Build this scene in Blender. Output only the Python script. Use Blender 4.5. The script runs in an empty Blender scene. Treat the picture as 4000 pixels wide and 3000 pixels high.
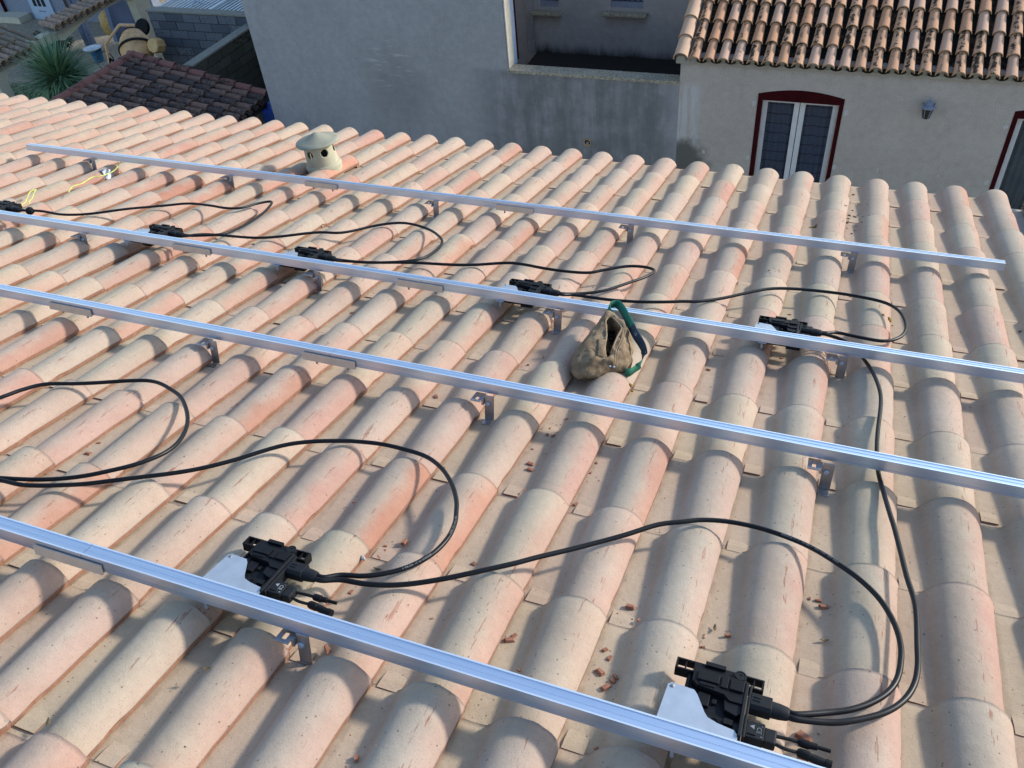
import bpy, bmesh, math, random
import numpy as np
from mathutils import Vector, Matrix
random.seed(7)
R_ = math.radians
sc = bpy.context.scene
C = sc.collection
# ------------------------------------------------------------------ camera, sky, sun, exposure
TH = 0.24263
cam_d = bpy.data.cameras.new('camera'); cam = bpy.data.objects.new('camera', cam_d); C.objects.link(cam)
cam_d.sensor_width = 36.0; cam_d.sensor_fit = 'HORIZONTAL'; cam_d.lens = 3283.037 / 4000 * 36
cam_d.clip_start = 0.05; cam_d.clip_end = 400
RW = ((0.93390892, 0.34795306, -0.08211453), (0.17970767, -0.65544901, -0.73354737), (-0.30906194, 0.67030982, -0.67465951))
mw = Matrix((( RW[0][0], -RW[1][0], -RW[2][0], 3.32793947), (RW[0][1], -RW[1][1], -RW[2][1], -5.01365789),
             (RW[0][2], -RW[1][2], -RW[2][2], 2.75493681), (0, 0, 0, 1)))
cam.matrix_world = mw
sc.camera = cam
SUN = Vector((1.36, 1.017, 0.79)).normalized()
w = bpy.data.worlds.new('World'); sc.world = w; w.use_nodes = True
nt = w.node_tree; bg = nt.nodes['Background']
sky = nt.nodes.new('ShaderNodeTexSky'); sky.sky_type = 'NISHITA'; sky.sun_disc = False
sky.sun_elevation = math.asin(SUN.z); sky.sun_rotation = math.atan2(SUN.x, SUN.y)
sky.air_density = 1.0; sky.dust_density = 0.5; sky.ozone_density = 1.6
nt.links.new(sky.outputs[0], bg.inputs[0]); bg.inputs[1].default_value = 0.15
sl = bpy.data.lights.new('sun', 'SUN'); sl.energy = 2.35; sl.angle = R_(4.6); sl.color = (1.0, 0.94, 0.86)
so = bpy.data.objects.new('sun', sl); C.objects.link(so); so.rotation_euler = (-SUN).to_track_quat('-Z', 'Y').to_euler(); so.location = (20, 12, 12)
sc.view_settings.view_transform = 'Standard'; sc.view_settings.look = 'None'
sc.view_settings.exposure = 0.93; sc.view_settings.gamma = 1.0; sc.view_settings.use_curve_mapping = False

# ------------------------------------------------------------------ helpers
def tag(o, label=None, cat=None, group=None, kind=None):
    if label: o['label'] = label
    if cat: o['category'] = cat
    if group: o['group'] = group
    if kind: o['kind'] = kind
    return o
def empty(name, mat=None, parent=None):
    o = bpy.data.objects.new(name, None); C.objects.link(o); o.empty_display_size = 0.1
    if parent: o.parent = parent
    if mat is not None: o.matrix_local = mat if isinstance(mat, Matrix) else Matrix.Translation(mat)
    return o
def copy_tree(o, parent=None):
    c = o.copy(); C.objects.link(c); c.parent = parent
    for ch in list(o.children): copy_tree(ch, c)
    return c
ROOF = Matrix(((1, 0, 0, 0), (0, math.cos(TH), math.sin(TH), 0), (0, -math.sin(TH), math.cos(TH), 0), (0, 0, 0, 1)))
def rf(x, y, h=0.0, rz=0.0): return ROOF @ Matrix.Translation((x, y, h)) @ Matrix.Rotation(rz, 4, 'Z')
class MB:
    def __init__(s): s.v = []; s.f = []; s.m = []; s.uv = None
    def add(s, vs, fs, m=0):
        b = len(s.v); s.v += [tuple(p) for p in vs]; s.f += [tuple(b + i for i in f) for f in fs]; s.m += [m] * len(fs); return s
    def box(s, x0, x1, y0, y1, z0, z1, m=0, M=None):
        vs = [Vector((x, y, z)) for z in (z0, z1) for y in (y0, y1) for x in (x0, x1)]
        if M is not None: vs = [M @ p for p in vs]
        return s.add(vs, [(0, 2, 3, 1), (4, 5, 7, 6), (0, 1, 5, 4), (2, 6, 7, 3), (0, 4, 6, 2), (1, 3, 7, 5)], m)
    def prism(s, pts, z0, z1, m=0, M=None):           # pts ccw in xy
        n = len(pts); vs = [Vector((x, y, z0)) for x, y in pts] + [Vector((x, y, z1)) for x, y in pts]
        if M is not None: vs = [M @ p for p in vs]
        return s.add(vs, [tuple(reversed(range(n))), tuple(range(n, 2 * n))] + [(i, (i + 1) % n, n + (i + 1) % n, n + i) for i in range(n)], m)
    def lathe(s, prof, n=24, m=0, M=None, closed=False):  # prof: (r, z)
        vs = []; fs = []
        for r, z in prof:
            for k in range(n):
                a = 2 * math.pi * k / n; vs.append(Vector((r * math.cos(a), r * math.sin(a), z)))
        for i in range(len(prof) - 1 + (1 if closed else 0)):
            j = (i + 1) % len(prof)
            for k in range(n):
                k2 = (k + 1) % n; fs.append((i * n + k, i * n + k2, j * n + k2, j * n + k))
        if not closed:
            if prof[0][0] > 1e-5: fs.append(tuple(reversed(range(n))))
            if prof[-1][0] > 1e-5: fs.append(tuple((len(prof) - 1) * n + k for k in range(n)))
        if M is not None: vs = [M @ p for p in vs]
        return s.add(vs, fs, m)
    def tube(s, pts, r, n=8, m=0, cap=True, flat=1.0):
        pts = [Vector(p) for p in pts]; vs = []; fs = []
        up = Vector((0, 0, 1)); prev = None
        for i, p in enumerate(pts):
            t = (pts[min(i + 1, len(pts) - 1)] - pts[max(i - 1, 0)]).normalized()
            if prev is None:
                a = t.cross(up)
                if a.length < 1e-3: a = t.cross(Vector((1, 0, 0)))
                a.normalize()
            else:
                a = prev - t * prev.dot(t); a.normalize()
            b = a.cross(t); prev = a
            rr = r[i] if isinstance(r, (list, tuple)) else r
            for k in range(n):
                an = 2 * math.pi * k / n; vs.append(p + a * (rr * math.cos(an)) + b * (rr * flat * math.sin(an)))
        for i in range(len(pts) - 1):
            for k in range(n):
                k2 = (k + 1) % n; fs.append((i * n + k, i * n + k2, (i + 1) * n + k2, (i + 1) * n + k))
        if cap: fs += [tuple(reversed(range(n))), tuple((len(pts) - 1) * n + k for k in range(n))]
        return s.add(vs, fs, m)
    def mesh(s, name, mats, smooth=False, ang=None):
        me = bpy.data.meshes.new(name); me.from_pydata(s.v, [], s.f)
        for mt in (mats if isinstance(mats, (list, tuple)) else [mats]): me.materials.append(mt)
        if any(s.m): me.polygons.foreach_set('material_index', s.m)
        bm = bmesh.new(); bm.from_mesh(me); bmesh.ops.recalc_face_normals(bm, faces=bm.faces)
        if smooth:
            a = R_(ang or 40)
            for f in bm.faces: f.smooth = True
            for e in bm.edges:
                if len(e.link_faces) == 2 and e.calc_face_angle(0) > a: e.smooth = False
        bm.to_mesh(me); bm.free(); me.update(); return me
    def obj(s, name, mats, parent=None, mat=None, smooth=False, bevel=0, ang=None):
        o = bpy.data.objects.new(name, s.mesh(name, mats, smooth, ang)); C.objects.link(o)
        if parent: o.parent = parent
        if mat is not None: o.matrix_local = mat if isinstance(mat, Matrix) else Matrix.Translation(mat)
        if bevel:
            b = o.modifiers.new('bevel', 'BEVEL'); b.width = bevel; b.segments = 2; b.limit_method = 'ANGLE'; b.angle_limit = R_(40)
        return o
def spline(pts, k=6):
    P = [Vector(p) for p in pts]; out = []
    for i in range(len(P) - 1):
        p0 = P[max(i - 1, 0)]; p1 = P[i]; p2 = P[i + 1]; p3 = P[min(i + 2, len(P) - 1)]
        for j in range(k):
            t = j / k
            out.append(0.5 * ((2 * p1) + (p2 - p0) * t + (2 * p0 - 5 * p1 + 4 * p2 - p3) * t * t + (3 * p1 - p0 - 3 * p2 + p3) * t ** 3))
    out.append(P[-1]); return out

# ------------------------------------------------------------------ materials
class NT:
    def __init__(s, name):
        s.mat = bpy.data.materials.new(name); s.mat.use_nodes = True; s.t = s.mat.node_tree; s.b = s.t.nodes['Principled BSDF']
    def n(s, t, **k):
        nd = s.t.nodes.new(t)
        for a, b in k.items(): setattr(nd, a, b)
        return nd
    def l(s, a, b): s.t.links.new(a, b)
    def coord(s, kind='Object', scale=(1, 1, 1), loc=None):
        tc = s.n('ShaderNodeTexCoord'); mp = s.n('ShaderNodeMapping'); mp.inputs['Scale'].default_value = scale
        s.l(tc.outputs[kind], mp.inputs[0])
        return mp.outputs[0]
    def noise(s, vec, scale, detail=4, rough=0.55, out=0):
        nd = s.n('ShaderNodeTexNoise'); nd.inputs['Scale'].default_value = scale; nd.inputs['Detail'].default_value = detail; nd.inputs['Roughness'].default_value = rough
        s.l(vec, nd.inputs['Vector']); return nd.outputs[out]
    def ramp(s, fac, stops, interp='LINEAR'):
        r = s.n('ShaderNodeValToRGB'); r.color_ramp.interpolation = interp; e = r.color_ramp.elements
        while len(e) < len(stops): e.new(0.5)
        for i, (p, c) in enumerate(stops):
            e[i].position = p; e[i].color = (c if isinstance(c, tuple) else (c, c, c)) + (1,) if len(c if isinstance(c, tuple) else (c, c, c)) == 3 else c
        s.l(fac, r.inputs[0]); return r.outputs[0]
    def mix(s, fac, a, b, mode='MIX'):
        m = s.n('ShaderNodeMix', data_type='RGBA', blend_type=mode)
        for i, v in ((0, fac), (6, a), (7, b)):
            if hasattr(v, 'is_linked'): s.l(v, m.inputs[i])
            else: m.inputs[i].default_value = v if i == 0 else (tuple(v) + (1,) if len(v) == 3 else v)
        return m.outputs[2]
    def math(s, op, a, b=0.0, c=0.0, clamp=False):
        m = s.n('ShaderNodeMath', operation=op); m.use_clamp = clamp
        for i, v in ((0, a), (1, b), (2, c)):
            if hasattr(v, 'is_linked'): s.l(v, m.inputs[i])
            else: m.inputs[i].default_value = v
        return m.outputs[0]
    def sep(s, vec):
        x = s.n('ShaderNodeSeparateXYZ'); s.l(vec, x.inputs[0]); return x.outputs
    def rng(s, v, a, b, c=0.0, d=1.0, smooth=True):
        m = s.n('ShaderNodeMapRange'); m.interpolation_type = 'SMOOTHSTEP' if smooth else 'LINEAR'
        s.l(v, m.inputs[0])
        for i, q in zip((1, 2, 3, 4), (a, b, c, d)): m.inputs[i].default_value = q
        return m.outputs[0]
    def bump(s, h, dist=0.002, strength=0.5):
        b = s.n('ShaderNodeBump'); b.inputs['Strength'].default_value = strength; b.inputs['Distance'].default_value = dist
        s.l(h, b.inputs['Height']); s.l(b.outputs[0], s.b.inputs['Normal'])
    def col(s, c):
        if hasattr(c, 'is_linked'): s.l(c, s.b.inputs['Base Color'])
        else: s.b.inputs['Base Color'].default_value = tuple(c) + (1,)
    def set(s, rough=None, metal=None, spec=None):
        if rough is not None: s.b.inputs['Roughness'].default_value = rough
        if metal is not None: s.b.inputs['Metallic'].default_value = metal
        if spec is not None: s.b.inputs['Specular IOR Level'].default_value = spec
def simple(name, col, rough=0.6, metal=0.0, var=0.12, scale=12, bump=0.0, spec=0.5):
    m = NT(name); v = m.coord(); nz = m.noise(v, scale, 4)
    d = tuple(c * (1 - var * 1.6) for c in col); e = tuple(min(1, c * (1 + var)) for c in col)
    m.col(m.ramp(nz, [(0.3, d), (0.7, e)])); m.set(rough, metal, spec)
    if bump: m.bump(m.noise(v, scale * 6, 3), bump, 0.6)
    return m.mat

def clay_mat():                                  # sand-coloured flamed clay: beige with a red flank
    m = NT('flamed_clay')
    uv = m.n('ShaderNodeUVMap'); uv.uv_map = 'UVMap'; U = m.sep(uv.outputs[0])
    oi = m.n('ShaderNodeObjectInfo'); at = m.n('ShaderNodeAttribute'); at.attribute_name = 'rnd'
    r = m.math('FRACT', m.math('ADD', oi.outputs['Random'], at.outputs['Fac']))
    r2 = m.math('FRACT', m.math('MULTIPLY', r, 7.31)); r3 = m.math('FRACT', m.math('MULTIPLY', r, 23.7))
    ge = m.n('ShaderNodeNewGeometry'); pos = m.n('ShaderNodeVectorMath', operation='SCALE'); m.l(ge.outputs['Position'], pos.inputs[0]); pos.inputs['Scale'].default_value = 1.0
    P = pos.outputs[0]
    base = m.ramp(r, [(0.0, (0.40, 0.35, 0.252)), (0.25, (0.445, 0.345, 0.262)), (0.5, (0.42, 0.355, 0.27)), (0.75, (0.455, 0.38, 0.268)), (1.0, (0.395, 0.33, 0.255))])
    red = m.ramp(r2, [(0.0, (0.435, 0.245, 0.19)), (0.5, (0.42, 0.255, 0.20)), (0.95, (0.42, 0.225, 0.165)), (1.0, (0.40, 0.195, 0.13))])
    # flame: strong on the right flank (u .75-1), weaker wash elsewhere
    nz = m.noise(P, 9, 4, 0.6)
    flank = m.rng(m.math('ADD', U[0], m.math('MULTIPLY', m.math('SUBTRACT', nz, 0.5), 0.35)), 0.66, 0.97)
    amt = m.math('ADD', m.math('MULTIPLY', flank, m.math('ADD', 0.22, m.math('MULTIPLY', r2, 0.62))), m.math('MULTIPLY', m.rng(r3, 0.55, 1.0), m.math('MULTIPLY', nz, 0.55)), clamp=True)
    c = m.mix(amt, base, red)
    # left rise, greyer/yellower
    left = m.rng(U[0], 0.40, 0.26)
    c = m.mix(m.math('MULTIPLY', left, 0.70), c, m.mix(r2, (0.45, 0.345, 0.225), (0.445, 0.31, 0.22)))
    # orange tile override via attribute of the object colour
    oc = m.sep(oi.outputs['Color'])
    ora = m.math('SUBTRACT', 1.0, oc[2], clamp=True)
    c = m.mix(m.math('MULTIPLY', ora, 0.85), c, m.mix(flank, (0.55, 0.33, 0.24), (0.50, 0.25, 0.165)))
    # fine mottling
    c = m.mix(0.55, c, m.ramp(m.noise(P, 55, 6, 0.7), [(0.25, 0.40), (0.75, 0.60)]), 'SOFT_LIGHT')
    c = m.mix(0.75, c, m.ramp(m.noise(P, 4, 3, 0.6), [(0.3, 0.42), (0.7, 0.58)]), 'SOFT_LIGHT')
    # reddish scratches along the crest
    mp = m.n('ShaderNodeMapping'); mp.inputs['Scale'].default_value = (120, 11, 30); m.l(P, mp.inputs[0])
    st = m.noise(mp.outputs[0], 1.0, 3, 0.7)
    crest = m.math('MULTIPLY', m.rng(U[0], 0.68, 0.76), m.rng(U[0], 0.90, 0.80))
    sm = m.math('MULTIPLY', m.rng(st, 0.60, 0.66), crest)
    c = m.mix(m.math('MULTIPLY', sm, 0.72), c, (0.27, 0.10, 0.06))
    # dark specks
    vo = m.n('ShaderNodeTexVoronoi'); vo.inputs['Scale'].default_value = 75; m.l(P, vo.inputs['Vector'])
    vs = m.n('ShaderNodeSeparateColor'); m.l(vo.outputs['Color'], vs.inputs[0])
    sp = m.math('MULTIPLY', m.rng(vo.outputs['Distance'], 0.20, 0.10), m.math('GREATER_THAN', vs.outputs[0], 0.86))
    c = m.mix(m.math('MULTIPLY', sp, 0.8), c, (0.10, 0.06, 0.04))
    vo2 = m.n('ShaderNodeTexVoronoi'); vo2.inputs['Scale'].default_value = 210; m.l(P, vo2.inputs['Vector'])
    vs2 = m.n('ShaderNodeSeparateColor'); m.l(vo2.outputs['Color'], vs2.inputs[0])
    sp2 = m.math('MULTIPLY', m.rng(vo2.outputs['Distance'], 0.30, 0.15), m.math('GREATER_THAN', vs2.outputs[0], 0.66))
    c = m.mix(m.math('MULTIPLY', sp2, 0.5), c, (0.18, 0.12, 0.08))
    # grime along the interlock
    gr = m.math('MULTIPLY', m.rng(U[0], 0.055, 0.0), m.rng(m.noise(P, 22, 4, 0.6), 0.35, 0.65))
    c = m.mix(m.math('MULTIPLY', gr, 0.30), c, (0.16, 0.12, 0.075))
    m.col(c); m.set(0.86, 0, 0.25)
    h = m.math('ADD', m.noise(P, 240, 4, 0.75), m.math('MULTIPLY', m.noise(P, 35, 3, 0.5), 1.6))
    m.bump(m.math('SUBTRACT', h, m.math('MULTIPLY', sm, 0.6)), 0.0018, 0.55)
    return m.mat
def raw_clay(name, a, b):
    m = NT(name); v = m.coord('Object'); c = m.ramp(m.noise(v, 40, 5, 0.7), [(0.3, a), (0.7, b)]); m.col(c); m.set(0.9, 0, 0.2)
    m.bump(m.noise(v, 120, 4, 0.7), 0.002, 0.8); return m.mat
def old_tile(name, base, base2, lich, cover=0.5, side=0.0):   # tiles with lichen; side>0: lichen keeps to one flank
    m = NT(name); oi = m.n('ShaderNodeObjectInfo'); ge = m.n('ShaderNodeNewGeometry'); P = ge.outputs['Position']
    c = m.mix(oi.outputs['Random'], base, base2)
    c = m.mix(0.5, c, m.ramp(m.noise(P, 30, 5, 0.7), [(0.25, 0.4), (0.75, 0.62)]), 'SOFT_LIGHT')
    rn = m.math('MULTIPLY', m.math('SUBTRACT', oi.outputs['Random'], 0.5), 0.25)
    n1 = m.math('ADD', m.noise(P, 16, 6, 0.72), rn)
    if side:
        lx = m.sep(m.coord('Object'))
        prox = m.math('MULTIPLY', m.rng(lx[0], 0.050, -0.012), m.math('ADD', 0.25, m.math('MULTIPLY', m.rng(lx[0], -0.10, -0.03), 0.75)))
        n1 = m.math('ADD', m.math('MULTIPLY', n1, 0.75), m.math('MULTIPLY', prox, side))
        msk = m.rng(n1, 0.62, 0.70)
    else: msk = m.rng(n1, 0.68 - cover * 0.35, 0.80 - cover * 0.35)
    c = m.mix(m.math('MULTIPLY', msk, 0.93), c, lich)
    m.col(c); m.set(0.92, 0, 0.2); m.bump(m.math('ADD', m.noise(P, 90, 4, 0.7), m.math('MULTIPLY', msk, 0.8)), 0.004, 0.6)
    return m.mat
def plaster(name, a, b, grain=70, stains=None):
    m = NT(name); ge = m.n('ShaderNodeNewGeometry'); P = ge.outputs['Position']
    c = m.ramp(m.noise(P, grain, 5, 0.75), [(0.32, a), (0.68, b)])
    c = m.mix(0.55, c, m.ramp(m.noise(P, 1.3, 5, 0.6), [(0.25, 0.40), (0.75, 0.60)]), 'SOFT_LIGHT')
    c = m.mix(0.5, c, m.ramp(m.noise(P, 9, 4, 0.6), [(0.3, 0.38), (0.7, 0.62)]), 'SOFT_LIGHT')
    if stains: c = stains(m, P, c)
    m.col(c); m.set(0.93, 0, 0.2)
    m.bump(m.math('ADD', m.noise(P, 75, 3, 0.7), m.math('MULTIPLY', m.noise(P, 28, 3), 0.7)), 0.006, 0.7)
    return m.mat
def run(m, P, xs, zs, scale=1.0):                # vertical runs of dirty water
    mp = m.n('ShaderNodeMapping'); mp.inputs['Scale'].default_value = (xs, 1, zs); m.l(P, mp.inputs[0]); return m.noise(mp.outputs[0], scale, 5, 0.65)
def st_house(m, P, c):
    s = m.sep(P)
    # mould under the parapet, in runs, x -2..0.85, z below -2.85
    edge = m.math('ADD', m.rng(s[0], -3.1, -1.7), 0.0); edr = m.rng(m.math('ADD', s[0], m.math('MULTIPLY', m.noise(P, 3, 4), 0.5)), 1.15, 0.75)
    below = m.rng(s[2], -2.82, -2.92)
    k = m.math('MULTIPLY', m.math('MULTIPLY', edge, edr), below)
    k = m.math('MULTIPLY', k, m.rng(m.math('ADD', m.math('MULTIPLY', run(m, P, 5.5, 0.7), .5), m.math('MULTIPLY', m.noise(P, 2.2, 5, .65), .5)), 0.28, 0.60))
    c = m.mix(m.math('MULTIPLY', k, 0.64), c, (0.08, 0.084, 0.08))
    # grey smudge on the long wall
    d = m.n('ShaderNodeVectorMath', operation='DISTANCE'); d.inputs[1].default_value = (-4.1, 7.8, -3.3); m.l(P, d.inputs[0])
    c = m.mix(m.math('MULTIPLY', m.rng(m.math('ADD', d.outputs[1] if False else d.outputs['Value'], m.math('MULTIPLY', m.noise(P, 2.5, 4), 0.9)), 1.5, 0.5), 0.38), c, (0.13, 0.13, 0.125))
    sc_ = m.n('ShaderNodeMapping'); sc_.inputs['Rotation'].default_value = (0, .45, 0); sc_.inputs['Scale'].default_value = (1.2, 1, 9); m.l(P, sc_.inputs[0])
    d2 = m.n('ShaderNodeVectorMath', operation='DISTANCE'); d2.inputs[1].default_value = (-4.25, 7.8, -2.9); m.l(P, d2.inputs[0])
    sk = m.math('MULTIPLY', m.rng(m.noise(sc_.outputs[0], 2.0, 4, .6), .56, .66), m.rng(d2.outputs['Value'], .62, .25)); c = m.mix(m.math('MULTIPLY', sk, .5), c, (.48, .48, .48))
    low = m.math('MULTIPLY', m.rng(s[2], -3.3, -4.7), m.rng(run(m, P, 2.0, 0.8), 0.3, 0.6))
    return m.mix(m.math('MULTIPLY', low, 0.35), c, (0.12, 0.12, 0.11))
def st_right(m, P, c):
    s = m.sep(P)
    k = m.math('MULTIPLY', m.rng(m.math('ADD', s[0], m.math('MULTIPLY', m.noise(P, 8, 4), 0.18)), 1.36, 1.22), m.rng(s[2], -2.84, -2.96))
    k = m.math('MULTIPLY', k, m.rng(m.math('ADD', s[2], m.math('MULTIPLY', m.noise(P, 3, 4), 0.5)), -3.75, -3.50))
    k = m.math('MULTIPLY', k, m.rng(run(m, P, 14, 1.2), 0.42, 0.56))
    c = m.mix(m.math('MULTIPLY', k, 0.75), c, (0.52, 0.52, 0.52))
    d = m.n('ShaderNodeVectorMath', operation='DISTANCE'); d.inputs[1].default_value = (1.0, 7.8, -4.15); m.l(P, d.inputs[0])
    c = m.mix(m.math('MULTIPLY', m.rng(m.math('ADD', d.outputs['Value'], m.math('MULTIPLY', m.noise(P, 6, 4), 0.4)), 0.68, 0.42), 0.85), c, (0.085, 0.085, 0.075))
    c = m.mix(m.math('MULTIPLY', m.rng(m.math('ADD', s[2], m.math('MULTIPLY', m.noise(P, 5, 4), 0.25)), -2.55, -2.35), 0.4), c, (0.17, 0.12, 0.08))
    return c
def tone_back(m, P, c):
    s = m.sep(P)
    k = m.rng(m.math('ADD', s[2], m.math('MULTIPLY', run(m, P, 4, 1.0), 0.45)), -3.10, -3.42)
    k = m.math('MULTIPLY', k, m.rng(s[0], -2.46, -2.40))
    c = m.mix(m.math('MULTIPLY', k, 0.96), c, (0.012, 0.012, 0.014))  # near black towards the wall foot, with a ragged upper edge
    for x0, x1 in ((-2.45, -1.87), (-1.07, -0.25)):
        w_ = m.math('MULTIPLY', m.math('MULTIPLY', m.rng(s[0], x0 - 0.02, x0 + 0.06), m.rng(s[0], x1 + 0.02, x1 - 0.06)), m.math('MULTIPLY', m.rng(s[2], -2.78, -2.82), m.rng(m.math('ADD', s[2], m.math('MULTIPLY', m.noise(P, 7, 4), 0.2)), -3.0, -2.78)))
        c = m.mix(m.math('MULTIPLY', w_, 0.35), c, (0.16, 0.10, 0.06))
    return c
M = {}
M['clay'] = clay_mat()
M['clay_edge'] = raw_clay('clay_edge', (0.24, 0.11, 0.065), (0.36, 0.20, 0.13))
M['clay_chip'] = raw_clay('clay_chip', (0.24, 0.10, 0.06), (0.38, 0.19, 0.125))
M['clay_old'] = raw_clay('weathered_clay', (0.42, 0.25, 0.13), (0.55, 0.38, 0.22))
M['cover2'] = old_tile('lichened_cover_tile', (0.50, 0.27, 0.155), (0.56, 0.34, 0.21), (0.018, 0.017, 0.012), side=0.245)
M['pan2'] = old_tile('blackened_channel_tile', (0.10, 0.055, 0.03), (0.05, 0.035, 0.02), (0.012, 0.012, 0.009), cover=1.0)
M['verge2'] = old_tile('pale_verge_tile', (0.56, 0.37, 0.25), (0.55, 0.39, 0.27), (0.30, 0.2, 0.12), cover=0.0)
M['shed'] = old_tile('dark_shed_tile', (0.235, 0.14, 0.105), (0.175, 0.105, 0.08), (0.065, 0.055, 0.052), cover=0.60)
M['shed_verge'] = old_tile('red_ridge_tile', (0.27, 0.125, 0.10), (0.22, 0.095, 0.08), (0.06, 0.045, 0.035), cover=0.35)
M['grey_tile'] = old_tile('grey_lichen_tile', (0.42, 0.27, 0.19), (0.36, 0.28, 0.22), (0.21, 0.17, 0.12), cover=0.75)
M['mortar'] = plaster('mortar', (0.30, 0.28, 0.24), (0.44, 0.42, 0.36), 60)
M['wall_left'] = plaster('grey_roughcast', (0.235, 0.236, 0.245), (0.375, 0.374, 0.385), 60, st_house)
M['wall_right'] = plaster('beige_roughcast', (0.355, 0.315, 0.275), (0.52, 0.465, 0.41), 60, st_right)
M['wall_back'] = plaster('grey_roughcast_back', (0.26, 0.25, 0.245), (0.42, 0.405, 0.395), 60, tone_back)
M['cream'] = plaster('cream_plaster', (0.48, 0.44, 0.34), (0.60, 0.56, 0.44), 40)
M['coping'] = plaster('lichened_coping', (0.10, 0.09, 0.06), (0.50, 0.46, 0.36), 34)
M['patch'] = plaster('filler_patch', (0.46, 0.44, 0.42), (0.55, 0.53, 0.5), 40)
M['block'] = old_tile('concrete_block', (0.085, 0.095, 0.115), (0.20, 0.21, 0.23), (0.09, 0.10, 0.11), cover=0.35)
M['block2'] = old_tile('brown_concrete_block', (0.11, 0.105, 0.08), (0.19, 0.175, 0.14), (0.07, 0.066, 0.05), cover=0.4)
M['concrete'] = plaster('concrete', (0.20, 0.19, 0.15), (0.33, 0.31, 0.26), 30)
M['post_blue'] = simple('blue_grey_post', (.11, .145, .23), .7)
M['dark_joint'] = simple('dark_joint', (0.06, 0.06, 0.058), 0.95)
M['red_paint'] = simple('dark_red_paint', (0.040, 0.003, 0.005), 0.85, var=0.15, spec=0.1)
M['white_pvc'] = simple('white_pvc', (0.62, 0.62, 0.62), 0.4, var=0.05)
M['white_paint'] = simple('white_paint', (0.62, 0.68, 0.68), 0.5, var=0.08)
M['blue_door'] = simple('pale_blue_door_paint', (0.36, 0.45, 0.58), 0.5, var=0.06)
M['blue_grey'] = simple('blue_grey_paint', (0.20, 0.23, 0.30), 0.6, var=0.1)
M['black_pl'] = simple('black_plastic', (0.0055, 0.006, 0.008), 0.55, var=0.15, scale=60, bump=0.0003, spec=0.2)
M['black_pl2'] = simple('dark_grey_plastic', (0.011, 0.013, 0.016), 0.6, var=0.12, scale=60, bump=0.0003, spec=0.2)
M['rubber'] = simple('black_cable_sheath', (0.005, 0.0055, 0.007), 0.40, var=0.2, scale=50, spec=0.28)
M['plate'] = simple('galvanised_plate', (0.44, 0.49, 0.55), 0.45, 0.6, var=0.07, scale=26)
M['steel'] = simple('stainless_hook', (0.40, 0.38, 0.37), 0.40, 0.85, var=0.15, scale=30)
M['splice'] = simple('tile_tinted_splice', (0.72, 0.54, 0.39), 0.5, 0.1, var=0.06, scale=20)  # tan of the mirrored roof tiles put into the metal colour
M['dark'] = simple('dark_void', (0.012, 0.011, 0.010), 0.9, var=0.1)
M['vent'] = simple('beige_vent_plastic', (0.42, 0.39, 0.27), 0.75, var=0.07, scale=20, bump=0.0006)
M['vent_cap'] = simple('grey_beige_cap', (0.285, 0.28, 0.205), 0.75, var=0.10, scale=14, bump=0.0006)
M['strap'] = simple('green_webbing', (0.012, 0.145, 0.085), 0.75, var=0.12, scale=90, bump=0.0008)
M['navy'] = simple('navy_webbing', (0.012, 0.028, 0.05), 0.7, var=0.12, scale=90)
M['letter'] = simple('grey_lettering', (0.32, 0.42, 0.42), 0.7, var=0.05)
M['print'] = simple('grey_printing', (0.26, 0.28, 0.29), 0.7, var=0.05)
M['wire'] = simple('yellow_green_wire', (0.52, 0.60, 0.12), 0.45, var=0.12, scale=30)
M['moss'] = simple('yellow_moss', (0.32, 0.20, 0.02), 0.95, var=0.35, scale=60, bump=0.003)
M['leafm'] = simple('dry_leaf', (0.14, 0.10, 0.05), 0.9, var=0.3, scale=60)
M['yellow'] = simple('worn_yellow_paint', (0.80, 0.47, 0.21), 0.55, var=0.22, scale=5)
M['bucket_blue'] = simple('blue_bucket', (0.02, 0.12, 0.24), 0.5, var=0.15)
M['tarp'] = simple('blue_tarp', (0.015, 0.06, 0.30), 0.5, var=0.2)
M['amber'] = simple('amber_lens', (0.75, 0.22, 0.03), 0.3)
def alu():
    m = NT('sky_tinted_aluminium'); v = m.coord('Object', (0.6, 60, 60)); nz = m.noise(v, 3, 4, 0.6)
    m.col(m.ramp(nz, [(0.3, (0.52, 0.61, 0.74)), (0.7, (0.61, 0.70, 0.82))])); m.set(0.30, 0.88)  # blue of the mirrored sky is put into the base colour
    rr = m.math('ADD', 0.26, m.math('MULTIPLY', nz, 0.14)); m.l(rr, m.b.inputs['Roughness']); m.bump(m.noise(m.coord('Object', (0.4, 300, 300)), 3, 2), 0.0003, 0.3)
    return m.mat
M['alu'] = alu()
M['alu_lip'] = simple('highlight_rail_lip', (0.86, 0.90, 0.95), 0.32, 0.75, var=0.03)  # paler than the rail: edge highlight put into the colour
def leather():
    m = NT('brown_suede'); ge = m.n('ShaderNodeNewGeometry'); P = ge.outputs['Position']
    c = m.ramp(m.noise(P, 24, 5, 0.65), [(0.25, (0.11, 0.075, 0.045)), (0.5, (0.23, 0.165, 0.10)), (0.75, (0.34, 0.255, 0.165))])
    m.col(m.mix(0.6, c, m.ramp(m.noise(P, 260, 4, 0.7), [(0.3, 0.36), (0.7, 0.64)]), 'SOFT_LIGHT')); m.set(0.95, 0, 0.15)
    m.bump(m.math('ADD', m.noise(P, 420, 3, 0.7), m.math('MULTIPLY', m.noise(P, 30, 3, 0.6), 3)), 0.0025, 0.7); return m.mat
M['leather'] = leather()
M['thread'] = simple('welt_leather', (0.26, 0.19, 0.11), 0.9, var=0.2, scale=200)
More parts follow.
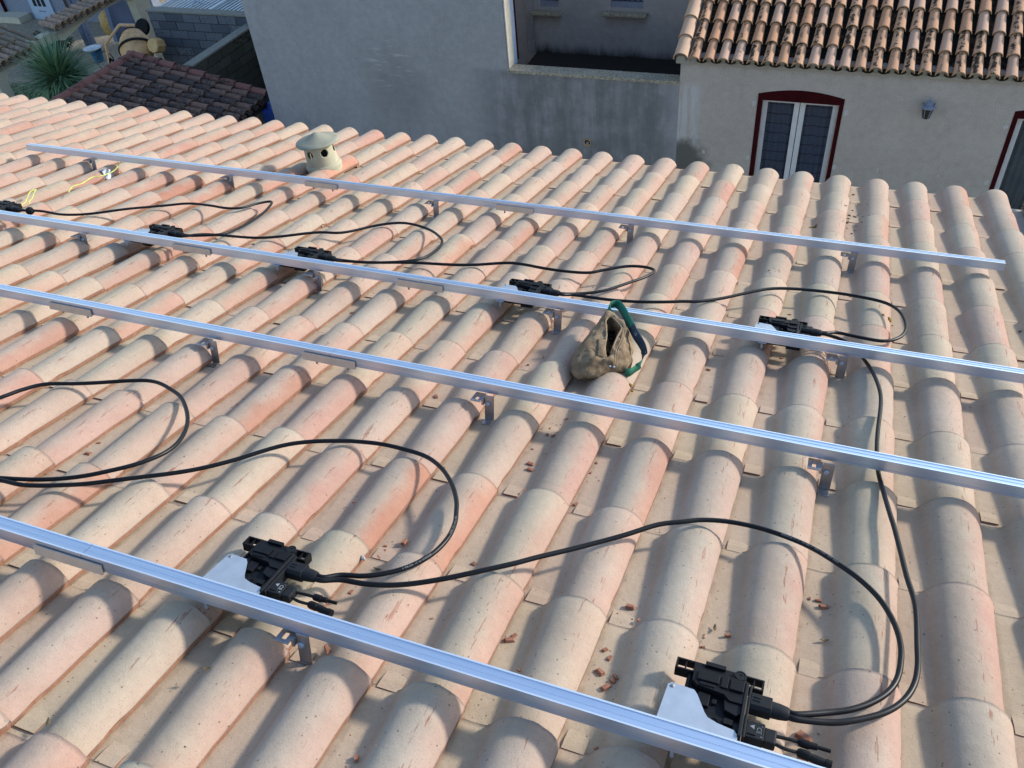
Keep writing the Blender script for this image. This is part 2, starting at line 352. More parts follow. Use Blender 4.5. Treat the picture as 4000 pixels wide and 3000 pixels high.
def curtain():
    m = NT('patterned_lace_curtain'); ge = m.n('ShaderNodeNewGeometry'); P = ge.outputs['Position']; s = m.sep(P)
    vo = m.n('ShaderNodeTexVoronoi'); vo.inputs['Scale'].default_value = 26; m.l(P, vo.inputs['Vector'])
    dots = m.rng(vo.outputs['Distance'], 0.22, 0.14)
    wav = m.math('ADD', m.math('MULTIPLY', s[2], 1 / 0.158), m.math('MULTIPLY', m.noise(m.coord('Object', (7, 1, 1)), 1.2, 2), 0.30))
    fr = m.math('FRACT', wav); band = m.math('MULTIPLY', m.rng(fr, 0.0, 0.06), m.rng(fr, 0.16, 0.10))
    c = m.mix(m.math('MULTIPLY', dots, 0.5), (0.075, 0.095, 0.145), (0.22, 0.27, 0.35)); c = m.mix(m.math('MULTIPLY', band, 0.8), c, (0.008, 0.010, 0.018))
    m.col(c); m.set(0.8, 0, 0.2); return m.mat
M['curtain'] = curtain()
def glass():
    m = NT('window_glass'); m.col((0.9, 0.95, 1.0)); m.set(0.03, 0); m.b.inputs['Transmission Weight'].default_value = 0.0
    m.b.inputs['Alpha'].default_value = 0.16; m.b.inputs['Base Color'].default_value = (0.05, 0.06, 0.08, 1); return m.mat
M['glass'] = glass()
def ground_mat():
    m = NT('gravel_and_soil'); ge = m.n('ShaderNodeNewGeometry'); P = ge.outputs['Position']
    g = m.ramp(m.noise(P, 14, 6, 0.8), [(0.3, (0.15, 0.13, 0.09)), (0.7, (0.50, 0.43, 0.32))])
    soil = m.ramp(m.noise(P, 9, 5, 0.8), [(0.3, (0.03, 0.045, 0.02)), (0.7, (0.12, 0.13, 0.06))])
    sp = m.sep(P); near = m.math('MULTIPLY', m.rng(m.math('ADD', sp[1], m.math('MULTIPLY', m.noise(P, 1.2, 4), 1.4)), 11.6, 10.8), m.rng(sp[0], -12.6, -13.2)); m.col(m.mix(m.math('MAXIMUM', near, m.rng(m.noise(P, 0.35, 3), 0.56, 0.64)), g, soil)); m.set(0.95, 0, 0.2); m.bump(m.noise(P, 16, 5, 0.8), 0.04, 1.0); return m.mat
M['ground'] = ground_mat()
def leafblade():
    m = NT('yucca_leaf'); oi = m.coord('Object'); nz = m.noise(oi, 7, 3); ge = m.n('ShaderNodeNewGeometry')
    m.col(m.ramp(m.math('ADD', m.math('MULTIPLY', nz, 0.5), m.math('MULTIPLY', ge.outputs['Random Per Island'], 0.5)), [(0.3, (0.040, 0.105, 0.055)), (0.5, (0.12, 0.25, 0.13)), (0.75, (0.34, 0.45, 0.22))])); m.set(0.55, 0, 0.4); return m.mat
M['yucca'] = leafblade()
# ------------------------------------------------------------------ ground
S = 0.216; EXP = 0.37; GZ = -5.4
g = MB().add([(-70, -50, GZ), (60, -50, GZ), (60, 90, GZ), (-70, 90, GZ)], [(0, 1, 2, 3)]).obj('ground', M['ground']); tag(g, kind='structure')

# ------------------------------------------------------------------ the near house and its tiled roof
house = tag(empty('house', (0, -3, GZ)), 'near house whose beige and pink clay tile roof carries the aluminium rails', 'house')
HI = house.matrix_basis.inverted()
MB().box(-4.2, 4.9, -6.2, -0.35, GZ, -0.12).obj('wall', M['wall_right'], house, HI)
rb = MB().box(-4.35, 4.75, -6.35, 0.04 - 0.06, -0.10, -0.055)
roof = rb.obj('roof', M['mortar'], house, HI @ ROOF)
PROF = [(-.10, -.0190), (0, -.0185), (.10, -.0185), (.18, -.0183), (.235, -.0170), (.270, -.0135), (.300, -.0070), (.330, .0020), (.365, .0118), (.405, .0210), (.450, .0290), (.505, .0355), (.560, .0398),
        (.620, .0425), (.675, .0436), (.730, .0430), (.785, .0404), (.835, .0362), (.880, .0302), (.918, .0240), (.950, .0170), (.975, .0094), (.990, .0035), (1.0, -.0010)]
def prof(u):
    for (a, za), (b, zb) in zip(PROF, PROF[1:]):
        if u <= b: return za + (zb - za) * max(0, (u - a) / (b - a))
    return PROF[-1][1]
def tile_h(x, y):                                # height of the tiled surface above the tip plane
    u = (x / S) % 1.0; v = (-y / EXP) % 1.0
    return (prof(u) + .0185) * (1 - .26 * v) - .0185 - .005 * v
def tile_mesh(name, seed):
    rn = random.Random(seed); V = [0, .03, .12, .25, .4, .55, .7, .85, .93, 1.10]
    us = [p[0] for p in PROF]; vs = []; uvs = []; fs = []; ms = []
    jag = [rn.uniform(-.0016, .0016) for _ in V]; jz = [rn.uniform(-.0008, .0008) for _ in V]
    if rn.random() < .5: jag[rn.randrange(2, 8)] -= .004
    n = len(us)
    for iv, v in enumerate(V):
        for iu, u in enumerate(us):
            uu = .80 + (u - .80) * (1 - .16 * v) if u > .26 else u
            x = (uu - 1) * S; z = (prof(u) + .0185) * (1 - .26 * v) - .0185 - .005 * v
            if iv == 0: z -= .0015
            if iu == n - 1: x += jag[iv]; z += jz[iv]
            vs.append((x, -v * EXP + (rn.uniform(-.001, .001) if iv == 0 else 0), z)); uvs.append((u, v))
    for iv in range(len(V) - 1):
        for iu in range(n - 1):
            a = iv * n + iu; fs.append((a, a + 1, a + n + 1, a + n)); ms.append(0)
    T = .0135
    def skirt(idx, off):
        b = len(vs)
        for i in idx: p = vs[i]; vs.append((p[0] + off[0], p[1] + off[1], p[2] + off[2])); uvs.append(uvs[i])
        for k in range(len(idx) - 1): fs.append((idx[k], idx[k + 1], b + k + 1, b + k)); ms.append(1)
    skirt([iv * n + n - 1 for iv in range(len(V))], (-.0015, 0, -T)); skirt([iu for iu in range(n)], (0, -.003, -T))
    # lug standing proud in the channel at the head
    x0, x1 = (.03 - 1) * S + rn.uniform(-.003, .003), (.255 - 1) * S + rn.uniform(-.006, .004); y0, y1 = -.84 * EXP, -.999 * EXP; z1 = (-.0165 if seed != 3 else -.022) - .0012 + rn.uniform(-.0006, .0006)
    b = len(vs); ym = -.93 * EXP; vs += [(x0, y0, -.0236), (x1, y0, -.0236), (x1, ym, z1 - .0006), (x0, ym, z1 - .0006), (x0, y1, z1), (x1, y1, z1), (x0, y1, -.04), (x1, y1, -.04), (x1, y0 + .012, -.04), (x0, y0 + .012, -.04)]
    uvs += [(.1, .95)] * 10
    fs += [(b, b + 1, b + 2, b + 3), (b + 3, b + 2, b + 5, b + 4)]; ms += [2, 2]; fs += [(b + 4, b + 5, b + 7, b + 6), (b + 2, b + 8, b + 7, b + 5), (b + 3, b + 4, b + 6, b + 9)]; ms += [1, 1, 1]
    return vs, fs, ms, uvs
def finish_tile(name, vs, fs, ms, uvs, rnd=None):
    me = bpy.data.meshes.new(name); me.from_pydata(vs, [], fs); me.materials.append(M['clay']); me.materials.append(M['clay_edge']); me.materials.append(M['clay'])
    me.polygons.foreach_set('material_index', ms); me.polygons.foreach_set('use_smooth', [m == 0 for m in ms])
    ul = me.uv_layers.new(name='UVMap'); li = np.empty(len(me.loops), dtype=np.int32); me.loops.foreach_get('vertex_index', li)
    ul.data.foreach_set('uv', np.array(uvs, dtype=np.float32)[li].ravel())
    if rnd is not None:
        at = me.attributes.new('rnd', 'FLOAT', 'POINT'); at.data.foreach_set('value', rnd)
    me.update(); return me
VAR = [tile_mesh('roof_tile', k) for k in range(7)]
VM = [finish_tile('roof_tile', *t) for t in VAR]
RWm = Matrix(RW); CAMP = Vector((3.32793947, -5.01365789, 2.75493681))
def project(r):
    c = RWm @ ((ROOF @ Vector(r)) - CAMP)
    if c.z < .15: return None
    return 2000 + 3283 * c.x / c.z, 1500 + 3283 * c.y / c.z
cand = []
for j in range(0, 16):
    for i in range(-19, 22):
        if i == 21: continue
        a = project((i * S - S, -j * EXP, .02)); b = project((i * S, -j * EXP, .0)); c_ = project((i * S - S, -(j + 1) * EXP, 0)); d = project((i * S - .07, -(j + 1) * EXP, 0))
        sz = 0
        if a and b and c_ and d:
            xs = [p[0] for p in (a, b, c_, d)]; ys = [p[1] for p in (a, b, c_, d)]
            ww = min(4000, max(xs)) - max(0, min(xs)); hh = min(3000, max(ys)) - max(0, min(ys))
            if ww > 0 and hh > 0: sz = min(abs((b[0] - a[0]) * (c_[1] - a[1]) - (b[1] - a[1]) * (c_[0] - a[0])), ww * hh)
        cand.append((sz, i, j))
cand.sort(reverse=True)
tr = random.Random(11); MV, MU, MF, MM, MR = [], [], [], [], []
SPECIAL = {(2, 2)}
rest_n = 0
for k, (sz, i, j) in enumerate(cand):
    var = tr.randrange(7); jx = tr.uniform(-.003, .003); jy = tr.uniform(-.008, .008); jr = tr.uniform(-.009, .009); jz = tr.uniform(-.0025, .0025)
    if k < 300 and sz > 0:
        o = bpy.data.objects.new('roof_tile', VM[var]); C.objects.link(o); o.parent = roof
        o.matrix_local = Matrix.Translation((i * S + jx, -j * EXP + jy, jz)) @ Matrix.Rotation(jr, 4, 'Z')
        if (i, j) in SPECIAL:
            o.color = (1, 1, 0, 1); o.scale = (1.03, 1.02, 1.06); o.location.z += .010; tag(o, 'orange tile carrying the vent')
    else:
        vs, fs, ms, uvs = VAR[var]; b = len(MV); cr, sr = math.cos(jr), math.sin(jr)
        MV += [(i * S + jx + x * cr - y * sr, -j * EXP + jy + x * sr + y * cr, z + jz) for x, y, z in vs]
        MF += [tuple(b + q for q in f) for f in fs]; MM += ms; MU += uvs; MR += [tr.random()] * len(vs); rest_n += 1
o = bpy.data.objects.new('roof_tiles', finish_tile('roof_tiles', MV, MF, MM, MU, MR)); C.objects.link(o); o.parent = roof; tag(o, kind='stuff')

# neighbour's roof edge at the right end of the eave
adj = tag(empty('adjoining_roof', rf(4.62, -3, 0)), 'mossy orange edge of the adjoining roof just visible at the right frame edge', 'roof')
AI = adj.matrix_basis.inverted() @ ROOF
MB().box(4.40, 6.2, -6.3, -.05, -.09, -.03).obj('deck', M['mortar'], adj, AI)
def canal(name, mats, length, r0, r1, lip=.0, seg=10, thick=.012, ang=1.0):
    """half-round tapered tile, lower end at y=0 with radius r0, running to y=+length with radius r1, crown up"""
    vs = []; fs = []; ms = []
    ys = [0, .012, .03, length * .5, length]; rs = [r0 + lip, r0 + lip, r0 + lip * .2, (r0 + r1) / 2, r1]
    for y, r in zip(ys, rs):
        for k in range(seg + 1):
            a = math.pi * (.5 + ang * (.5 - k / seg)); vs.append((r * math.cos(a), y, r * math.sin(a)))
    n = seg + 1
    for i in range(len(ys) - 1):
        for k in range(seg): a = i * n + k; fs.append((a, a + 1, a + n + 1, a + n)); ms.append(0)
    b = len(vs)
    for k in range(n): p = vs[k]; q = (r0 + lip - thick) / (r0 + lip); vs.append((p[0] * q, 0.0, p[2] * q))
    for k in range(seg): fs.append((k, b + k, b + k + 1, k + 1)); ms.append(len(mats) - 1)
    c2 = len(vs)
    for k in range(n): p = vs[b + k]; vs.append((p[0], .08, p[2]))
    for k in range(seg): fs.append((b + k, c2 + k, c2 + k + 1, b + k + 1)); ms.append(len(mats) - 1)
    m = MB(); m.v = vs; m.f = fs; m.m = ms; return m.mesh(name, mats, True, 50)
vt = canal('verge_tile', [M['grey_tile'], M['clay_old']], .42, .105, .09, .004)
for k in range(9):
    o = bpy.data.objects.new('verge_tile', vt); C.objects.link(o); o.parent = adj
    o.matrix_local = AI @ Matrix.Translation((4.520 + random.uniform(-.008, .008), -.02 - (k + 1) * .36 + .36, -.02)) @ Matrix.Rotation(math.pi, 4, 'Z')
ms_ = MB(); rm = random.Random(3)
for k in range(160):
    x = 4.385 + abs(rm.gauss(0, .02)); y = -rm.random() * 3.5; r = rm.uniform(.006, .016)
    ms_.lathe([(r, 0), (r * .8, r * .5), (0, r * .8)], 6, M=Matrix.Translation((x, y, -.03 + rm.random() * .015)))
o = ms_.obj('moss', M['leafm'], adj, AI); tag(o, kind='stuff')

# ------------------------------------------------------------------ aluminium rails
def rail_profile():
    W_, H = .040, .036
    return [(0, 0), (W_, 0), (W_, H), (W_ - .004, H), (W_ - .0045, H - .0022), (.0205, H - .0022), (.0200, H - .0012), (.0190, H - .0012), (.0185, H - .0022), (.0045, H - .0022), (.004, H), (0, H), (0, .0085), (.0012, .0080), (.0012, .0072), (0, .0068)]
RAILS = [('nearest aluminium rail, lowest in the photo, running behind the two large inverters', -4.440),
         ('second aluminium rail from the front, crossing below the brown tool pouch', -3.311),
         ('third aluminium rail from the front, with the pouch strap looped over it', -2.593),
         ('farthest aluminium rail, in front of the beige vent, with both ends in view', -1.482)]
RB = .070
splice_m = MB().box(0, .212, -.0055, -.0005, -.005, .0235).box(0, .212, 0, .0425, -.0025, 0).mesh('splice_plate', M['splice'])
bolt_m = MB().lathe([(.0042, 0), (.0042, -.019), (.0038, -.020)], 8, M=None).lathe([(.0075, .0), (.0075, -.006)], 6).mesh('bolt', M['steel'])
for ri, (lab, yn) in enumerate(RAILS):
    x0, x1 = -1.62, 4.125
    t = tag(empty('mounting_rail', rf(x0, yn, RB)), lab, 'rail', 'mounting rails across the roof')
    cuts = [x0, .621, 1.801, x1]
    for a, b in zip(cuts, cuts[1:]):
        m = MB(); pr = rail_profile(); n = len(pr)
        xa, xb = a - x0 + .0008, b - x0 - .0008
        m.v = [(xa, y, z) for y, z in pr] + [(xb, y, z) for y, z in pr]
        m.f = [(i, (i + 1) % n, n + (i + 1) % n, n + i) for i in range(n)] + [tuple(range(n))[::-1], tuple(range(n, 2 * n))]; m.m = [1 if i in (2, 3, 9, 10) else 0 for i in range(len(m.f))]
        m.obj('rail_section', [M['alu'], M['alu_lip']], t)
    if ri == 0: xs = [(1.651, -.002)]
    elif ri == 3: xs = [(.510, -.003), (1.694, -.003)]
    else: xs = [(.510, -.003), (1.690, -.003)]
    for xs_, dy in ([(.505, -.003)] if ri == 0 else []) + xs:
        p = bpy.data.objects.new('splice_plate', splice_m); C.objects.link(p); p.parent = t; p.location = (xs_ - x0, dy, -.001)
        for bx in (.045, .172):
            q = bpy.data.objects.new('bolt', bolt_m); C.objects.link(q); q.parent = p; q.location = (bx, .013, -.0025)

# ------------------------------------------------------------------ roof hooks
def hook():
    t = empty('roof_hook')
    MB().box(-.016, .016, -.002, .0025, -.016, .078).box(-.016, .016, -.034, -.002, -.016, -.012).obj('bracket', M['steel'], t, bevel=.0012)
    # slotted foot under the rail, left of the stem
    pl = MB(); pl.box(-.058, -.046, -.026, .03, .0625, .0665).box(-.034, -.022, -.026, .03, .0625, .0665).box(-.046, -.034, -.026, -.016, .0625, .0665).box(-.046, -.034, .004, .03, .0625, .0665)
    pl.box(-.024, -.0165, -.012, .02, .045, .0666).obj('rail_foot', M['steel'], t, bevel=.0008)
    MB().lathe([(.0085, 0), (.0085, .004), (.006, .0065), (0, .007)], 14, M=Matrix.Translation((-.004, -.002, .048)) @ Matrix.Rotation(R_(90), 4, 'X')).obj('bolt', M['plate'], t, smooth=True)
    MB().lathe([(.0045, .0), (.0045, -.012)], 8, M=Matrix.Translation((-.030, .012, .0625))).obj('nut', M['steel'], t)
    return t
HK = [(2.422, 0, 'steel roof hook under the nearest rail, right of the left large inverter'), (1.308, 1, 'steel roof hook under the second rail, left of its splice plate'),
      (2.412, 1, 'steel roof hook under the second rail, below the brown pouch to its left'), (3.476, 1, 'steel roof hook under the second rail beside the long black cable'),
      (-.03, 2, 'leftmost steel roof hook under the third rail'), (1.296, 2, 'steel roof hook under the third rail below the second small inverter'), (2.411, 2, 'steel roof hook under the third rail just left of the pouch'),
      (3.491, 2, 'steel roof hook under the third rail right of the farthest right inverter'), (-1.062, 3, 'steel roof hook under the farthest rail by the yellow wire'), (-.008, 3, 'steel roof hook under the farthest rail left of the vent'),
      (1.342, 3, 'steel roof hook under the farthest rail between its two splice plates'), (2.432, 3, 'steel roof hook under the farthest rail right of the yellow moss'), (3.498, 3, 'steel roof hook under the farthest rail near its right end')]
ROWY = [-4.442, -3.330, -2.605, -1.490]
h0 = None
for x, ri, lab in HK:
    if h0 is None: h0 = hook(); t = h0
    else: t = copy_tree(h0)
    tag(t, lab, 'hook', 'roof hooks carrying the rails'); t.matrix_local = rf(x, ROWY[ri], -.006)

# ------------------------------------------------------------------ micro-inverters
def text_mesh(name, s, size, mat, parent, m, extr=.0003):
    cu = bpy.data.curves.new(name, 'FONT'); cu.body = s; cu.size = size; cu.extrude = extr; cu.align_x = 'CENTER'; cu.align_y = 'CENTER'
    o = bpy.data.objects.new(name, cu); C.objects.link(o); cu.materials.append(mat)
    me = bpy.data.meshes.new_from_object(o); bpy.data.objects.remove(o); o = bpy.data.objects.new(name, me); C.objects.link(o); o.parent = parent; o.matrix_local = m; return o
def inverter():
    t = empty('microinverter')
    b = MB()
    b.box(.038, .158, .035, .212, -.020, -.006)                       # tray
    b.box(.040, .046, .152, .205, -.018, -.001)
    b.prism([(.050, .178), (.062, .168), (.118, .162), (.130, .150), (.156, .150), (.158, .212), (.050, .212)], -.006, .010)
    b.box(.060, .104, .180, .203, .010, .015).box(.108, .122, .176, .205, .010, .0135).box(.126, .154, .176, .206, .010, .0155)
    b.box(.066, .098, .170, .178, .006, .012)
    b.box(.050, .064, .150, .166, -.006, -.001).box(.068, .092, .128, .160, -.006, .001).box(.097, .106, .140, .152, -.006, .0).box(.050, .062, .120, .142, -.006, -.002)
    b.prism([(.124, .128), (.148, .120), (.156, .128), (.156, .152), (.120, .152)], -.006, .006)
    b.box(.126, .144, .098, .112, -.006, .002).box(.146, .157, .086, .104, -.006, .004).box(.075, .100, .090, .110, -.006, -.002)
    b.lathe([(.011, -.006), (.011, -.003), (.009, -.003), (.009, -.005), (0, -.005)], 14, M=Matrix.Translation((.108, .098, 0)))
    b.obj('housing', M['black_pl'], t, bevel=.0014)
    MB().box(.156, .163, .072, .208, -.024, .012).box(.165, .170, .074, .206, -.024, .009).obj('gasket_bar', M['black_pl2'], t, bevel=.0012)
    fl = MB()
    for x0, x1 in ((.010, .052), (.152, .192)):
        fl.box(x0, x1, .203, .2065, -.020, .004).box(x0, x1, .229, .2325, -.016, .004).box(x0, x0 + .004, .203, .2325, -.020, .004).box(x1 - .004, x1, .203, .2325, -.02, .004).box((x0 + x1) / 2 - .0015, (x0 + x1) / 2 + .0015, .203, .2325, -.004, .002)
    fl.box(.050, .154, .210, .2325, -.016, .004).box(.070, .112, .226, .236, .002, .010)
    fc = MB()
    for x0, x1 in ((.130, .180),):
        fc.box(x0, x1, .020, .0235, -.020, .000).box(x0, x1, .040, .0435, -.020, .0).box(x1 - .004, x1, .020, .0435, -.020, .0).box((x0 + x1) / 2 - .0015, (x0 + x1) / 2 + .0015, .02, .0435, -.02, -.004)
    fl.obj('mounting_flange', M['black_pl'], t); fc.obj('mounting_clip', M['black_pl'], t)
    MB().lathe([(.0115, -.004), (.012, .0065), (.012, .0072), (.0095, .0072), (.0095, .0062), (.003, .0062), (.003, .005), (0, .005)], 20, M=Matrix.Translation((.143, .222, .004))).obj('round_boss', M['black_pl2'], t, smooth=True)
    pl = MB().prism([(.000, .044), (.156, .044), (.158, .074), (.149, .085), (.116, .090), (.096, .097), (.088, .107), (.067, .146), (.059, .155), (.013, .158), (.006, .152)], .0040, .0062)
    pl.box(.030, .060, .002, .052, -.0045, -.0022).box(.030, .060, .048, .052, -.0022, .0042)
    p = pl.obj('aluminium_plate', M['plate'], t)
    MB().lathe([(.0042, 0), (.0042, .002), (.002, .003), (0, .003)], 12, M=Matrix.Translation((.0155, .149, .0062))).obj('rivet', M['steel'], p, smooth=True)
    MB().lathe([(.004, .0), (.004, -.026)], 10, M=Matrix.Translation((.045, .012, -.003))).obj('bolt', M['plate'], t, smooth=True)
    def shell(x0, x1, y0, y1, z0, z1, c=.006):
        return [(x0, y0 + c, z0), (x0, y1 - c, z0), (x1, y0 + c, z0), (x1, y1 - c, z0)]
    m = MB(); m.prism([(-.014, -.021), (.014, -.021), (.021, -.012), (.021, .012), (.014, .021), (-.014, .021), (-.021, .012), (-.021, -.012)], .170, .212, M=Matrix(((0, 0, 1, 0), (1, 0, 0, .173), (0, .75, 0, -.006), (0, 0, 0, 1))))
    m.box(.174, .190, .168, .171, .009, .0115).box(.174, .190, .176, .179, .009, .0115)
    ac = m.obj('ac_connector', M['black_pl2'], t, bevel=.0012)
    MB().tube([(.210, .172, -.006), (.228, .172, -.006), (.243, .171, -.005), (.247, .171, -.005)], [.0185, .0175, .0150, .0125], 14, flat=.8).obj('cable_boot', M['black_pl2'], ac, smooth=True)
    m = MB(); m.box(.170, .205, .080, .120, -.020, .007).box(.174, .190, .086, .089, .007, .0095)
    dc = m.obj('dc_connector', M['black_pl2'], t, bevel=.003)
    MB().box(.204, .228, .083, .117, -.018, .004).obj('connector_cap', M['black_pl2'], dc, bevel=.003)
    for nm, pts in (('lead', [(.226, .112, -.008), (.248, .116, -.010), (.272, .119, -.013)]), ('lead', [(.226, .094, -.008), (.248, .092, -.011), (.272, .097, -.016)])):
        MB().tube(spline(pts, 4), .0036, 8).obj(nm, M['rubber'], dc, smooth=True)
    MB().tube([(.270, .119, -.013), (.275, .119, -.013), (.290, .120, -.014), (.291, .120, -.014), (.305, .121, -.014), (.306, .121, -.014), (.330, .122, -.015)], [.0065, .0085, .0088, .0070, .0066, .0040, .0040], 12).obj('plug', M['black_pl'], dc, smooth=True)
    MB().tube([(.270, .097, -.016), (.275, .097, -.016), (.292, .096, -.017), (.293, .096, -.017), (.322, .093, -.019), (.323, .093, -.019), (.334, .092, -.019)], [.007, .0095, .0098, .0085, .0085, .0098, .0098], 12).obj('plug', M['black_pl'], dc, smooth=True)
    return t
inv0 = inverter()
INV = [(2.103, -4.440, 'large microinverter on the nearest rail, left of the two in the foreground'), (3.198, -4.440, 'largest microinverter at the bottom right with smudged silver plate'),
       (3.158, -2.600, 'rightmost microinverter on the third rail'), (2.114, -2.605, 'microinverter on the third rail just left of the brown pouch'), (1.036, -2.605, 'microinverter on the third rail, third from the left frame edge'),
       (.180, -2.600, 'microinverter on the third rail, second from the left frame edge'), (-.881, -2.600, 'microinverter cut by the left frame edge, with a round capped cable stub'),
       (.920, -4.440, 'microinverter on the nearest rail just beyond the left frame edge')]
lay = {}
for k, (x, y, lab) in enumerate(INV):
    t = inv0 if k == 0 else copy_tree(inv0)
    tag(t, lab, 'inverter', 'microinverters on the rails'); t.matrix_local = rf(x, y, .0715)
    if k < 2:                                    # printing is legible only on the two near ones
        dc = [o for o in t.children if o.name.startswith('dc_connector')][0]; ac = [o for o in t.children if o.name.startswith('ac_connector')][0]
        Rz = Matrix.Rotation(R_(90), 4, 'Z')
        text_mesh('printing', 'CE', .013, M['print'], dc, Matrix.Translation((.1945, .1005, .0073)) @ Matrix.Rotation(R_(-90), 4, 'Z'))
        text_mesh('printing', '+', .010, M['print'], dc, Matrix.Translation((.200, .086, .0073))); text_mesh('printing', '-', .010, M['print'], dc, Matrix.Translation((.200, .112, .0073)))
        MB().add([(.1765, .106, .0074), (.1855, .1005, .0074), (.1855, .1115, .0074)], [(0, 1, 2)]).obj('warning_triangle', M['print'], dc)

# ------------------------------------------------------------------ cables
PATHS = {}
def cable(name, pts, h, r, mat, label, cat, group=None, wig=.004, ends=None, n=10):
    P = []
    for k, p in enumerate(pts):
        hh = h(k, p) if callable(h) else h
        P.append((p[0], p[1], hh))
    P = spline(P, 6)
    Q = []
    for i, p in enumerate(P):
        e = min(1, i / 5, (len(P) - 1 - i) / 5)
        hh = p.z + wig * math.sin(p.x * 11 + p.y * 7) * e
        Q.append((p.x, p.y, max(hh, tile_h(p.x, p.y) + r * .95)))
    o = MB().tube(Q, r, n).obj(name, mat, None, ROOF, smooth=True); tag(o, label, cat, group); PATHS[label] = Q; return o
c_left = [(0.914,-3.909),(0.938,-3.84),(0.976,-3.78),(1.065,-3.734),(1.218,-3.663),(1.309,-3.639),(1.398,-3.66),(1.473,-3.696),(1.566,-3.783),(1.622,-3.876),(1.636,-3.96),(1.605,-4.041),(1.55,-4.103),(1.486,-4.152),(1.39,-4.198),(1.282,-4.231)]
c_A1 = [(1.295,-4.242),(1.371,-4.233),(1.474,-4.196),(1.551,-4.162),(1.654,-4.095),(1.751,-4.017),(1.84,-3.924),(1.929,-3.82),(2.001,-3.765),(2.087,-3.72),(2.13,-3.703),(2.201,-3.687),(2.28,-3.688),(2.364,-3.703),(2.433,-3.743),(2.491,-3.801),(2.532,-3.861),(2.554,-3.909),(2.571,-3.957),(2.578,-4.015),(2.568,-4.076),(2.542,-4.129),(2.502,-4.174),(2.447,-4.213),(2.395,-4.233),(2.362,-4.236),(2.337,-4.237)]
c_A2 = [(2.335,-4.25),(2.403,-4.248),(2.46,-4.237),(2.531,-4.212),(2.611,-4.167),(2.689,-4.113),(2.766,-4.051),(2.826,-3.992),(2.92,-3.905),(3.003,-3.833),(3.07,-3.77),(3.129,-3.734),(3.176,-3.705),(3.242,-3.683),(3.321,-3.677),(3.4,-3.692),(3.459,-3.715),(3.516,-3.751),(3.571,-3.795),(3.616,-3.85),(3.646,-3.917),(3.659,-3.981),(3.658,-4.037),(3.65,-4.085),(3.632,-4.126),(3.602,-4.165),(3.564,-4.2),(3.521,-4.227),(3.483,-4.241),(3.446,-4.246)]
c_BE = [(3.446,-4.255),(3.478,-4.261),(3.522,-4.252),(3.565,-4.23),(3.623,-4.187),(3.661,-4.14),(3.683,-4.089),(3.692,-4.033),(3.693,-3.963),(3.694,-3.888),(3.691,-3.826),(3.676,-3.743),(3.663,-3.645),(3.65,-3.552),(3.639,-3.487),(3.624,-3.376),(3.613,-3.3),(3.608,-3.21),(3.608,-3.084),(3.617,-2.881),(3.61,-2.774),(3.589,-2.653),(3.562,-2.57),(3.524,-2.487),(3.473,-2.438),(3.438,-2.41),(3.402,-2.405)]
c_ED = [(3.401,-2.396),(3.46,-2.387),(3.543,-2.39),(3.625,-2.386),(3.68,-2.336),(3.706,-2.262),(3.705,-2.173),(3.684,-2.087),(3.637,-2.024),(3.553,-1.99),(3.443,-1.973),(3.318,-1.986),(3.196,-2.035),(3.108,-2.104),(2.995,-2.209),(2.911,-2.28),(2.854,-2.31),(2.79,-2.346),(2.7,-2.376),(2.574,-2.392),(2.476,-2.396),(2.411,-2.405),(2.345,-2.413)]
c_DC = [(2.343,-2.405),(2.436,-2.377),(2.518,-2.31),(2.593,-2.208),(2.647,-2.122),(2.671,-2.045),(2.663,-2.009),(2.618,-1.997),(2.545,-2.02),(2.457,-2.091),(2.4,-2.139),(2.299,-2.163),(2.194,-2.174),(2.081,-2.169),(2.011,-2.182),(1.883,-2.241),(1.72,-2.305),(1.551,-2.357),(1.447,-2.384),(1.347,-2.407),(1.256,-2.417)]
c_CB = [(1.254,-2.414),(1.299,-2.407),(1.448,-2.385),(1.58,-2.337),(1.641,-2.272),(1.656,-2.17),(1.646,-2.074),(1.613,-1.994),(1.547,-1.925),(1.473,-1.879),(1.374,-1.855),(1.296,-1.873),(1.203,-1.948),(1.107,-2.086),(1.011,-2.134),(0.889,-2.233),(0.77,-2.295),(0.636,-2.333),(0.501,-2.372),(0.394,-2.378)]
c_BA = [(0.388,-2.389),(0.475,-2.401),(0.551,-2.36),(0.585,-2.311),(0.591,-2.2),(0.576,-2.053),(0.553,-1.942),(0.502,-1.807),(0.467,-1.792),(0.43,-1.85),(0.403,-1.946),(0.336,-1.986),(0.236,-1.984),(0.088,-1.986),(-0.007,-2.052),(-0.111,-2.164),(-0.212,-2.272),(-0.303,-2.335),(-0.412,-2.379),(-0.53,-2.385),(-0.683,-2.391)]
c_Acap = [(-0.695,-2.385),(-0.672,-2.37),(-0.657,-2.357),(-0.643,-2.345)]
wire1 = [(-0.961,-1.364),(-0.9,-1.44),(-0.812,-1.55),(-0.767,-1.64),(-0.762,-1.728),(-0.788,-1.782),(-0.745,-1.894),(-0.744,-1.962),(-0.721,-2.007),(-0.674,-2.068)]
wire2 = [(-0.724,-2.344),(-0.758,-2.285),(-0.811,-2.204),(-0.837,-2.151),(-0.83,-2.141),(-0.805,-2.174),(-0.776,-2.224),(-0.747,-2.267),(-0.704,-2.31)]
